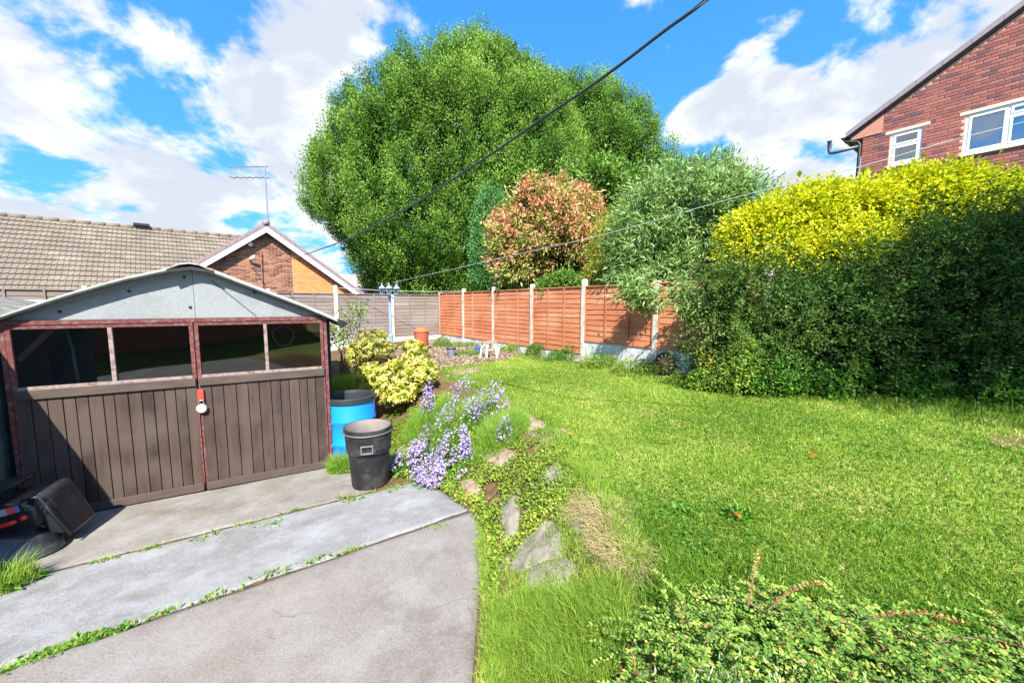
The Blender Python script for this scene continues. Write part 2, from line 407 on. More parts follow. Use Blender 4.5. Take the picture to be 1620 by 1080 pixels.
def ground():
    xs = np.concatenate([[-600, -250, -100, -50, -30, -20, -14], np.arange(-10, 10, 0.12), [11, 13, 16, 22, 35, 60, 120, 300, 600]])
    ys = np.concatenate([[-600, -200, -60, -25, -10, -5, -2], np.arange(-1, 17, 0.12), [18, 20, 23, 27, 33, 45, 70, 120, 300, 800]])
    X, Y = np.meshgrid(xs, ys); Zz = tz(X, Y)
    n, m = len(ys), len(xs); idx = np.arange(n * m).reshape(n, m)
    q = np.stack([idx[:-1, :-1], idx[:-1, 1:], idx[1:, 1:], idx[1:, :-1]], -1).reshape(-1, 4)
    me = poly_mesh('ground', np.stack([X, Y, Zz], -1).reshape(-1, 3), q, np.full(len(q), 4))
    a = me.attributes.new('lawn', 'FLOAT', 'POINT')
    lm = lawn_mask(X, Y); far = (np.abs(X) > 9) | (Y > 16.5) | (Y < -1); lm = np.where(far, 0.6, lm)
    a.data.foreach_set('value', lm.ravel().astype(np.float32))
    mt, N, L, b, o = new_mat('ground_soil_and_turf')
    at = N.new('ShaderNodeAttribute'); at.attribute_name = 'lawn'
    n1 = add_noise(N, L, 14, 8, 0.7); n2 = add_noise(N, L, 1.3, 5, 0.6)
    soil = ramp(N, L, n1, [(0.3, srgb(62, 48, 34)), (0.7, srgb(118, 96, 68))])
    turf = ramp(N, L, n1, [(0.3, srgb(70, 92, 24)), (0.72, srgb(142, 152, 66))])
    dry = mixc(N, L, ramp(N, L, n2, [(0.5, (0, 0, 0)), (0.68, (1, 1, 1))]), turf, srgb(150, 146, 82))
    L.new(mixc(N, L, at.outputs['Fac'], soil, dry), b.inputs['Base Color']); b.inputs['Roughness'].default_value = 0.95; b.inputs['Specular IOR Level'].default_value = 0.1
    bump(N, L, b, n1, 0.6, 0.02)
    tag(link('ground', me, mt), kind='structure')
ground()

# ------------------------------------------------------------------ driveway: three concrete slabs with weedy joints
def concrete(name, seed, base, light, brown):
    m, N, L, b, o = new_mat(name)
    geo = N.new('ShaderNodeNewGeometry')
    def nz(s, d, r, off):
        mp = N.new('ShaderNodeMapping'); mp.inputs['Location'].default_value = (off, off * 2, 0); L.new(geo.outputs['Position'], mp.inputs[0])
        n = N.new('ShaderNodeTexNoise'); n.inputs['Scale'].default_value = s; n.inputs['Detail'].default_value = d; n.inputs['Roughness'].default_value = r; L.new(mp.outputs[0], n.inputs['Vector']); return n.outputs[0]
    fine = nz(95, 5, 0.75, 1); mid = nz(2.6, 8, 0.72, seed); big = nz(0.9, 6, 0.6, seed + 5)
    c = ramp(N, L, fine, [(0.28, tuple(x * 0.5 for x in base)), (0.5, base), (0.74, tuple(min(1, x * 1.6) for x in base))])
    c = mixc(N, L, ramp(N, L, big, [(0.40, (0, 0, 0)), (0.62, (0.85,) * 3)]), c, mixc(N, L, 0.45, c, brown))
    c = mixc(N, L, ramp(N, L, mid, [(0.44, (0, 0, 0)), (0.70, (0.75,) * 3)]), c, mixc(N, L, 0.6, c, light))
    vo = N.new('ShaderNodeTexVoronoi'); vo.inputs['Scale'].default_value = 55; L.new(geo.outputs['Position'], vo.inputs['Vector'])
    spk = ramp(N, L, vo.outputs['Distance'], [(0.10, (1, 1, 1)), (0.19, (0, 0, 0))])
    c = mixc(N, L, mathn(N, L, 'MULTIPLY', spk, 0.5), c, mixc(N, L, ramp(N, L, vo.outputs['Color'], [(0.4, (0, 0, 0)), (0.6, (1, 1, 1))]), (0.10, 0.09, 0.08), (0.5, 0.48, 0.44)))
    wv = N.new('ShaderNodeVectorMath'); wv.operation = 'ADD'; nv = N.new('ShaderNodeTexNoise'); nv.inputs['Scale'].default_value = 3.0; nv.inputs['Detail'].default_value = 6; L.new(geo.outputs['Position'], nv.inputs['Vector'])
    sc_ = N.new('ShaderNodeVectorMath'); sc_.operation = 'SCALE'; sc_.inputs['Scale'].default_value = 0.5; L.new(nv.outputs['Color'], sc_.inputs[0]); L.new(geo.outputs['Position'], wv.inputs[0]); L.new(sc_.outputs[0], wv.inputs[1])
    cv = N.new('ShaderNodeTexVoronoi'); cv.feature = 'DISTANCE_TO_EDGE'; cv.inputs['Scale'].default_value = 0.75; L.new(wv.outputs[0], cv.inputs['Vector'])
    crack = ramp(N, L, cv.outputs['Distance'], [(0.0, (1, 1, 1)), (0.006, (0, 0, 0))])
    brk = ramp(N, L, nz(1.7, 4, 0.6, seed + 9), [(0.52, (0, 0, 0)), (0.60, (0.4,) * 3)])
    c = mixc(N, L, mathn(N, L, 'MULTIPLY', crack, brk), c, srgb(70, 64, 56))
    st = ramp(N, L, nz(1.9, 9, 0.75, seed + 31), [(0.52, (0, 0, 0)), (0.70, (0.55,) * 3)])
    c = mixc(N, L, st, c, tuple(x * 0.5 for x in brown))
    L.new(c, b.inputs['Base Color']); b.inputs['Roughness'].default_value = 0.93; b.inputs['Specular IOR Level'].default_value = 0.2
    bump(N, L, b, mathn(N, L, 'ADD', fine, mathn(N, L, 'MULTIPLY', mid, 1.2)), 0.55, 0.008)
    return m
def slab(name, quad, mat, parent, lift, thick=0.12, n=46):
    A, B, C, D = [np.asarray(q[:2], float) for q in quad]      # A-B one long side, D-C the other
    vs = []; fs = []
    for i in range(n + 1):
        for j in range(n + 1):
            s, t = i / n, j / n; p = (A * (1 - s) + B * s) * (1 - t) + (D * (1 - s) + C * s) * t
            w = np.array([vnoise([[s * 26, 3 + lift * 900]], 1.0, 5)[0] - 0.5, vnoise([[t * 26 + s * 26, 8 + lift * 700]], 1.0, 6)[0] - 0.5]) * 0.045
            edge = min(s, t, 1 - s, 1 - t)
            p = p + (w if edge < 1e-6 else 0)
            dist = (p[0] - GA[0]) * GN[0] + (p[1] - GA[1]) * GN[1]
            z = 0.10 * min(max(dist, 0), 6.5) + lift + (vnoise([p], 1.1, 4)[0] - 0.5) * 0.012 - (0.012 if edge < 1e-6 else 0)
            vs.append((p[0], p[1], z))
    k = n + 1
    for i in range(n):
        for j in range(n): fs.append((i * k + j, (i + 1) * k + j, (i + 1) * k + j + 1, i * k + j + 1))
    rim = [i * k for i in range(k)] + [n * k + j for j in range(1, k)] + [i * k + n for i in range(n - 1, -1, -1)] + [j for j in range(n - 1, 0, -1)]
    b0 = len(vs)
    for r in rim: vs.append((vs[r][0], vs[r][1], vs[r][2] - thick))
    m = len(rim)
    for i in range(m): fs.append((rim[i], b0 + i, b0 + (i + 1) % m, rim[(i + 1) % m]))
    return obj(name, MB().add(vs, fs), mat, parent, smooth=True)
drive = thing('driveway', None, None, (-2.5, 3.0, 0.2)); drive['kind'] = 'structure'
def dp(px, py):        # a point on the sloping drive under a pixel
    z = 0.2
    for _ in range(30):
        p = on_z(px, py, z); z = 0.10 * max(0.0, float((p[0] - GA[0]) * GN[0] + (p[1] - GA[1]) * GN[1]))
    return on_z(px, py, z)
lA = lambda x: dp(x, 887 - 0.248 * (x - 150)); lB = lambda x: dp(x, 1000 - 0.342 * (x - 180))     # the two joints
def away(p, a, b, s):
    d = (b - a)[:2]; n = np.array([d[1], -d[0], 0]) / np.linalg.norm(d); return p + n * s          # positive is towards the camera
mA = concrete('concrete_apron', 3.0, srgb(126, 121, 114), srgb(168, 168, 167), srgb(110, 96, 78))
mB = concrete('concrete_middle', 11.0, srgb(128, 127, 126), srgb(178, 180, 183), srgb(112, 106, 98))
mC = concrete('concrete_near', 23.0, srgb(126, 121, 116), srgb(154, 151, 147), srgb(122, 109, 95))
a0, a1, b0, b1 = lA(-260), lA(600), lB(-330), lB(748); gA, gB = 0.012, 0.016
slab('slab', [GA - GU * 1.6 - GN * 0.35, GB + GU * 0.12 - GN * 0.35, away(a1, a0, a1, -gA), away(a0, a0, a1, -gA)], mA, drive, 0.0)
a1 = lA(672)
slab('slab', [away(a0, a0, a1, gA), away(a1, a0, a1, gA), away(b1, b0, b1, -gB), away(b0, b0, b1, -gB)], mB, drive, 0.006)
slab('slab', [away(b0, b0, b1, gB), away(lB(764), b0, b1, gB), np.array([-0.06, -2.4, 0]), np.array([-6.0, -2.4, 0])], mC, drive, 0.012, n=70)

# ------------------------------------------------------------------ shared materials
M_BARK = simple('bark', srgb(92, 76, 60), 0.9, 0.3, 20, bmp=0.6, stretch=(1, 1, 0.25))
M_WHITE = simple('white_upvc', (0.8, 0.81, 0.82), 0.35, 0.03, 4)
M_BLACK = simple('black_plastic', (0.018, 0.018, 0.02), 0.42, 0.25, 9)
M_GLASS = glass_mat('window_glass')
M_DARK = simple('dark_inside', (0.02, 0.022, 0.024), 0.9, 0.3, 3)
M_POST = simple('concrete_post', srgb(196, 190, 176), 0.9, 0.14, 18, bmp=0.4, dirt=srgb(140, 138, 122), dirtscale=5, spec=0.2)
M_BOARD = simple('concrete_gravel_board', srgb(186, 186, 182), 0.92, 0.12, 9, bmp=0.4, dirt=srgb(150, 146, 134), dirtscale=3, spec=0.2)
M_MORTAR = simple('mortar', srgb(206, 168, 148), 0.95, 0.12, 40, bmp=0.3, spec=0.15)
M_MORTAR2 = simple('mortar_brown', srgb(190, 160, 130), 0.95, 0.15, 40, bmp=0.3, spec=0.15)

def brick_mesh(l=0.213, h=0.064, d=0.05, c=0.006):
    # x length, y out of the wall, z height; origin at the middle of the back
    x, z = l / 2, h / 2
    v = [(-x, 0, -z), (x, 0, -z), (x, 0, z), (-x, 0, z), (-x, d - c, -z), (x, d - c, -z), (x, d - c, z), (-x, d - c, z),
         (-x + c, d, -z + c), (x - c, d, -z + c), (x - c, d, z - c), (-x + c, d, z - c)]
    f = []
    for i in range(4): j = (i + 1) % 4; f += [(i, j, 4 + j, 4 + i), (4 + i, 4 + j, 8 + j, 8 + i)]
    f.append((8, 9, 10, 11)); return v, f
BRICK = brick_mesh()
def lay_bricks(o, a_dir, n_dir, a0, a1, z0, z1, inside, proud=0.012):
    """stretcher bond; inside(a, z) is asked at both ends and the middle, and a brick is cut to what is inside"""
    Ms = []; rows = int((z1 - z0) / 0.075)
    for r in range(rows):
        z = z0 + (r + 0.5) * 0.075; x = a0 - (0.1125 if r % 2 else 0.0)
        while x < a1:
            s = np.linspace(x, x + 0.215, 14); ok = np.array([inside(q, z) for q in s])
            if ok.any():
                i = np.where(ok)[0]; l, h = s[i[0]], s[i[-1]]
                if h - l > 0.045:
                    p = o + a_dir * (l + h) / 2 + Z * z + n_dir * (proud - 0.05 + random.uniform(-0.0015, 0.002))
                    Ms.append(mat4(a_dir * ((h - l) / 0.213), n_dir, Z, p))
            x += 0.225
    return Ms

# ------------------------------------------------------------------ garage
def gl(a, h, d=0.0): return GA + GU * a + Z * h + GN * d
def build_garage():
    t = thing('garage', 'old concrete garage with brown plank doors under a row of dirty windows', 'garage', gl(1.4, 0, -0.05))
    m_panel = simple('pebbledash_panel', srgb(136, 140, 139), 0.95, 0.12, 45, bmp=0.35, dirt=srgb(124, 129, 129), dirtscale=3, spec=0.2)
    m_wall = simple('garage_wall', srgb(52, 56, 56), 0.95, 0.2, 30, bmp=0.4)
    m_red = simple('flaking_red_paint', srgb(96, 50, 46), 0.8, 0.3, 25, dirt=srgb(122, 94, 88), dirtscale=22)
    m_red2 = simple('faded_red_brace', srgb(206, 112, 92), 0.6, 0.1, 12)
    m_peel = simple('peeling_white_paint', srgb(138, 126, 120), 0.8, 0.2, 30, dirt=srgb(110, 64, 57), dirtscale=16)
    m_roof = simple('asbestos_sheet', srgb(150, 154, 148), 0.92, 0.2, 22, bmp=0.3, dirt=srgb(112, 122, 100), dirtscale=3)
    m_rust = simple('rusty_ridge', srgb(168, 164, 158), 0.7, 0.15, 10, dirt=srgb(150, 88, 48), dirtscale=5)
    m_plank = piece_mat('brown_plank', [(0.0, srgb(58, 46, 41)), (0.25, srgb(80, 66, 58)), (0.5, srgb(68, 55, 48)), (0.75, srgb(88, 73, 65)), (1.0, srgb(74, 60, 54))], 0.8, 11, 0.55, 0.5, (1, 1, 0.08), stain=srgb(82, 70, 62), stain_scale=2.2)
    m_rail = simple('brown_rail', srgb(78, 66, 58), 0.75, 0.2, 12, bmp=0.3, stretch=(0.3, 0.3, 1))
    H = 2.0; W = 2.80; AP = 1.40; HA = 2.585
    x0 = -0.02
    prof = [(-0.16, 1.955), (0.49, 2.262), (0.92, 2.430), (1.30, 2.548), (1.46, 2.572), (1.62, 2.548), (2.02, 2.37), (2.52, 2.15), (2.90, 1.96)]
    D = -5.2
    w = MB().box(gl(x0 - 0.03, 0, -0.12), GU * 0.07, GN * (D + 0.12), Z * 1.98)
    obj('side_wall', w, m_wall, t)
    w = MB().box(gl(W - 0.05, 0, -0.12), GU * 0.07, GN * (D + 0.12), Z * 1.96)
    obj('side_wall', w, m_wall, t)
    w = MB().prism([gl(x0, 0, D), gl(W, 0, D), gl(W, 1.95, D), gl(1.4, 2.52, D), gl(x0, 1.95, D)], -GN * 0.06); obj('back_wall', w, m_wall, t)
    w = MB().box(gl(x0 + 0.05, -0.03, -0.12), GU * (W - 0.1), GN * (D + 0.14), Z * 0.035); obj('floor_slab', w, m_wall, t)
    # the gable above the doors is two sheets with a seam and a diagonal cut
    def under(a): return np.interp(a, [p[0] for p in prof], [p[1] for p in prof]) - 0.03
    for a0, a1 in ((0.0, 1.448), (1.452, 2.78)):
        pts = [a0] + [p[0] for p in prof if a0 < p[0] < a1] + [a1]
        obj('gable_sheet', MB().prism([gl(a0, H + 0.008, -0.03), gl(a1, H + 0.008, -0.03)] + [gl(a, under(a), -0.03) for a in pts[::-1]], -GN * 0.02), m_panel, t)
    obj('seam_strip', MB().tube([gl(1.62, 2.43, -0.028), gl(2.02, 2.02, -0.028)], 0.004, 5), m_wall, t)
    bolts = [(0.40, 2.09), (0.92, 2.30), (1.38, 2.46), (1.41, 2.13), (2.02, 2.30)]
    for a, h in bolts: obj('bolt', MB().lathe([(0, 0.014), (0.012, 0.012), (0.016, 0)], gl(a, h, -0.03), 10, (GU, Z, GN)), M_BLACK, t)
    # corrugated roof slopes
    def slope(a0, a1):
        aa = np.linspace(a0, a1, 10); dd = np.linspace(0.10, D - 0.1, 220); vs = []; fs = []
        for a in aa:
            for k, d in enumerate(dd): vs.append(gl(a, np.interp(a, [p[0] for p in prof], [p[1] for p in prof]) + 0.018 * math.sin((d - 0.10) * 2 * math.pi / 0.14), d))
        n = len(dd); b = len(vs); vs += [v - Z * 0.02 for v in vs]
        for i in range(len(aa) - 1):
            for j in range(n - 1): q = (i * n + j, i * n + j + 1, (i + 1) * n + j + 1, (i + 1) * n + j); fs += [q, tuple(b + k for k in q[::-1])]
        for i in range(len(aa) - 1): fs += [(i * n, (i + 1) * n, b + (i + 1) * n, b + i * n)]
        for j in range(n - 1): fs += [(j, j + 1, b + j + 1, b + j), (b + (len(aa) - 1) * n + j, b + (len(aa) - 1) * n + j + 1, (len(aa) - 1) * n + j + 1, (len(aa) - 1) * n + j)]
        return MB().add(vs, fs)
    obj('roof_sheet', slope(-0.16, 1.46), m_roof, t, smooth=True); obj('roof_sheet', slope(1.46, 2.90), m_roof, t, smooth=True)
    cap = [(-0.20, -0.066), (-0.08, -0.008), (0, 0.006), (0.08, -0.008), (0.20, -0.066)]
    obj('ridge_cap', MB().prism([gl(1.46 + a, 2.605 + h, 0.14) for a, h in cap] + [gl(1.46 + a, 2.59 + h, 0.14) for a, h in cap[::-1]], GN * (D - 0.3)), m_rust, t)
    # black gutter along the right eave
    gpts = [gl(2.95, 1.93, 0.10), gl(2.95, 1.92, D)]
    vs = []; fs = []
    for p in gpts:
        for k in range(9): th = math.pi + math.pi * k / 8; vs.append(p + GU * 0.06 * math.cos(th) + Z * 0.06 * math.sin(th))
    fs = [(k, k + 1, 10 + k, 9 + k) for k in range(8)] + [tuple(range(8, -1, -1))]
    gt = obj('gutter', MB().add(vs, fs), M_BLACK, t)
    md = gt.modifiers.new('thick', 'SOLIDIFY'); md.thickness = 0.006
    # frame round the doors
    obj('lintel_rail', MB().box(gl(0.0, H - 0.035, -0.04), GU * 2.79, GN * 0.06, Z * 0.04), m_red, t)
    obj('door_jamb', MB().box(gl(0.0, 0, -0.04), GU * 0.035, GN * 0.05, Z * (H - 0.036)), m_red, t)
    obj('door_jamb', MB().box(gl(2.738, 0, -0.04), GU * 0.035, GN * 0.05, Z * (H - 0.036)), m_red, t)
    # two leaves
    for k, (a0, a1, nose, splits, npl) in enumerate(((0.04, 1.425, 0.0, (0.755,), 14), (1.435, 2.73, 0.0, (2.105,), 12))):
        d0 = -0.02
        df = thing('door', None, None, gl((a0 + a1) / 2, 0, 0)); df.parent = t; df.location = tuple(WLOC[df] - WLOC[t])
        z0, z1, zr0, zr1 = 0.03, H - 0.04, 1.245, 1.335
        st = MB(); st.box(gl(a0, z0, d0), GU * 0.035, GN * 0.035, Z * (z1 - z0)); st.box(gl(a1 - 0.035, z0, d0), GU * 0.035, GN * 0.035, Z * (z1 - z0))
        st.box(gl(a0 + 0.036, z1 - 0.035, d0), GU * (a1 - a0 - 0.072), GN * 0.032, Z * 0.034)
        obj('door_frame', st, m_red, df)
        obj('window_rail', MB().box(gl(a0 + 0.036, zr1, d0), GU * (a1 - a0 - 0.072), GN * 0.04, Z * 0.028), m_peel, df)
        obj('middle_rail', MB().box(gl(a0 + 0.008, zr0, d0 + 0.037), GU * (a1 - a0 - 0.016), GN * 0.024, Z * (zr1 - zr0)), m_rail, df, bevel=0.004)
        obj('bottom_rail', MB().box(gl(a0 + 0.008, z0 - 0.012, d0 + 0.037), GU * (a1 - a0 - 0.016), GN * 0.022, Z * 0.088), m_rail, df, bevel=0.004)
        edges = [a0 + 0.036] + list(splits) + [a1 - 0.036]
        for s in splits: obj('glazing_bar', MB().box(gl(s - 0.017, zr1 + 0.029, d0), GU * 0.034, GN * 0.038, Z * (z1 - zr1 - 0.065)), m_peel, df)
        for e0, e1 in zip(edges[:-1], edges[1:]):
            obj('pane', MB().box(gl(e0 + 0.004, zr1 + 0.02, d0 + 0.008), GU * (e1 - e0 - 0.008), GN * 0.004, Z * (z1 - zr1 - 0.05)), M_DIRTYGLASS, df)
        ww = rng.uniform(0.85, 1.15, npl); ww = ww / ww.sum() * (a1 - a0 - 0.02); a = a0 + 0.01
        for i in range(npl):
            g0 = 0.0035; ln = zr0 - z0 + 0.03
            pl = MB().box(gl(a + g0, z0 + 0.01, d0 + 0.0365 - 0.024), GU * (ww[i] - 2 * g0), GN * (0.024 + random.uniform(-0.002, 0.003)), Z * ln)
            obj('plank', pl, m_plank, df, bevel=0.0025); a += ww[i]
        bk = (gl(0.075, 1.62, -0.06), gl(0.33, 1.93, -0.06)) if k == 0 else (gl(2.48, 1.95, -0.06), gl(2.70, 1.74, -0.06))
        ax = (bk[1] - bk[0]) / np.linalg.norm(bk[1] - bk[0])
        obj('corner_brace', MB().cbox((bk[0] + bk[1]) / 2, ax, GN, np.cross(ax, GN), np.linalg.norm(bk[1] - bk[0]), 0.015, 0.05), m_red2, df)
    obj('hasp', MB().box(gl(1.425, 1.07, 0.018), GU * 0.055, GN * 0.028, Z * 0.13), simple('red_hasp', srgb(190, 66, 54), 0.5, 0.15, 14), t, bevel=0.006)
    pk = MB().lathe([(0, 0.035), (0.045, 0.033), (0.052, 0.02), (0.052, 0.0), (0.0, 0.0)], gl(1.452, 0.985, 0.03), 18, (GU, Z, GN))
    pk2 = MB().tube([gl(1.452 + 0.026 * math.cos(q), 1.03 + 0.05 * math.sin(q), 0.047) for q in np.linspace(0, math.pi, 9)], 0.006, 6)
    p = thing('padlock', 'round pale disc padlock hanging from the red hasp of the garage doors', 'padlock', gl(1.452, 0.94, 0.03))
    obj('lock_body', pk, simple('dull_brass', srgb(196, 182, 168), 0.45, 0.1, 20, metal=0.3), p, smooth=False); obj('shackle', pk2, simple('steel', (0.5, 0.5, 0.5), 0.35, 0.1, 10, metal=0.9), p, smooth=True)
    # what shows dimly behind the panes
    hz = thing('hose_coil', 'pale coil of hose hanging inside the garage behind the window', 'hose', gl(2.28, 1.72, -0.45))
    ring = [gl(2.28 + (0.12 + 0.012 * math.sin(3 * q)) * math.cos(q), 1.74 + 0.13 * math.sin(q), -0.45 + 0.02 * math.sin(q * 0.37)) for q in np.linspace(0, 8 * math.pi, 140)]
    obj('hose_loops', MB().tube(ring, 0.008, 6), simple('pale_hose', (0.5, 0.52, 0.5), 0.5), hz, smooth=True); obj('hook', MB().tube([gl(2.28, 1.9, -0.5), gl(2.28, 1.87, -0.42), gl(2.28, 1.90, -0.40)], 0.006, 6), M_BLACK, hz)
    tp = MB().tube([gl(0.30, 1.95, -0.4), gl(0.31, 1.85, -0.38), gl(0.33, 1.7, -0.4), gl(0.34, 1.55, -0.38), gl(0.36, 1.1, -0.4)], 0.014, 6)
    tag(obj('rope', tp, simple('grey_rope', (0.4, 0.42, 0.42), 0.8), None, True, base=gl(0.36, 1.1, -0.4)), 'limp grey rope hanging inside the garage near the red brace', 'rope')
    return t
M_DIRTYGLASS = glass_mat('old_dirty_glass', 1.0, (0.66, 0.74, 0.76))
build_garage()

def build_neighbour_garage():
    t = thing('neighbouring_garage', 'dark grey panelled garage wall beside the brown doors', 'garage', gl(-1.3, 0, 0.9))
    m = simple('dark_concrete_wall', srgb(84, 94, 92), 0.9, 0.25, 8, bmp=0.3, dirt=srgb(58, 66, 66), dirtscale=1.5)
    mr = simple('old_corrugated', srgb(92, 92, 88), 0.92, 0.2, 20, bmp=0.3, dirt=srgb(120, 118, 108), dirtscale=4)
    L0, L1 = -3.4, 2.15
    for k in range(5):
        a = L0 + (L1 - L0) * k / 5; b = L0 + (L1 - L0) * (k + 1) / 5 - 0.012
        obj('wall_panel', MB().box(gl(-0.13, 0, a), GU * 0.05, GN * (b - a), Z * 1.92), m, t)
    obj('wall_panel', MB().box(gl(-2.6, 0, L1 - 0.05), GU * 2.46, GN * 0.05, Z * 1.92), m, t)
    obj('wall_panel', MB().box(gl(-2.6, 0, L0), GU * 0.05, GN * (L1 - L0 - 0.06), Z * 1.92), m, t)
    obj('wall_panel', MB().box(gl(-2.54, 0, L0), GU * 2.4, GN * 0.05, Z * 1.92), m, t)
    dd = np.linspace(L1 + 0.08, L0 - 0.08, 160); aa = np.array([-0.17, -1.36, -2.72]); zz = np.array([1.93, 2.24, 1.93]); vs = []; fs = []
    for a, z in zip(aa, zz):
        for d in dd: vs.append(gl(a, z + 0.015 + 0.016 * math.sin(d * 2 * math.pi / 0.15), d))
    n = len(dd); b = len(vs); vs += [v - Z * 0.02 for v in vs]
    for i in range(2):
        for j in range(n - 1): q = (i * n + j, i * n + j + 1, (i + 1) * n + j + 1, (i + 1) * n + j); fs += [q, tuple(b + k for k in q[::-1])]
        fs.append((i * n, (i + 1) * n, b + (i + 1) * n, b + i * n))
    for j in range(n - 1): fs.append((j, j + 1, b + j + 1, b + j))
    obj('roof', MB().add(vs, fs), mr, t)
    for d in (L1 - 0.001, L0 + 0.05): obj('gable', MB().prism([gl(-0.14, 1.921, d), gl(-1.36, 2.225, d), gl(-2.6, 1.921, d)], -GN * 0.045), m, t)
    obj('eave_filler', MB().cbox(gl(-0.15, 1.95, 0.10), GU, GN, Z, 0.06, 0.10, 0.045), simple('white_filler', (0.75, 0.75, 0.74), 0.8, 0.2, 40, bmp=0.8), t, bevel=0.012)
build_neighbour_garage()
def build_shed():
    p = on_plane(20, 480, gl(0, 0, -4.2), GN); t = thing('felt_shed', 'flat roofed shed with a weathered blue-grey fascia behind the garages', 'shed', np.array([p[0], p[1], 0.0]))
    m = simple('blue_grey_fascia', srgb(150, 168, 172), 0.8, 0.15, 12, bmp=0.2, stretch=(0.2, 0.2, 1)); md = simple('dark_shed', srgb(62, 66, 68), 0.9, 0.2, 8)
    o = np.array([p[0], p[1], 0.0])
    obj('shed_wall', MB().box(o - GU * 2.2 - Z * 0.0, GU * 3.0, -GN * 1.2, Z * 2.05), md, t)
    obj('roof', MB().box(o - GU * 2.25 + GN * 0.04 + Z * 2.06, GU * 3.25, -GN * 1.3, Z * 0.06), md, t)
    for k, (a, b) in enumerate(((-2.25, 0.42), (0.425, 1.0))):
        for j in range(2): obj('fascia_board', MB().box(o + GU * a + GN * 0.06 + Z * (2.03 + 0.105 * j), GU * (b - a), -GN * 0.018, Z * 0.10), m if k == 0 else md, t)
build_shed()

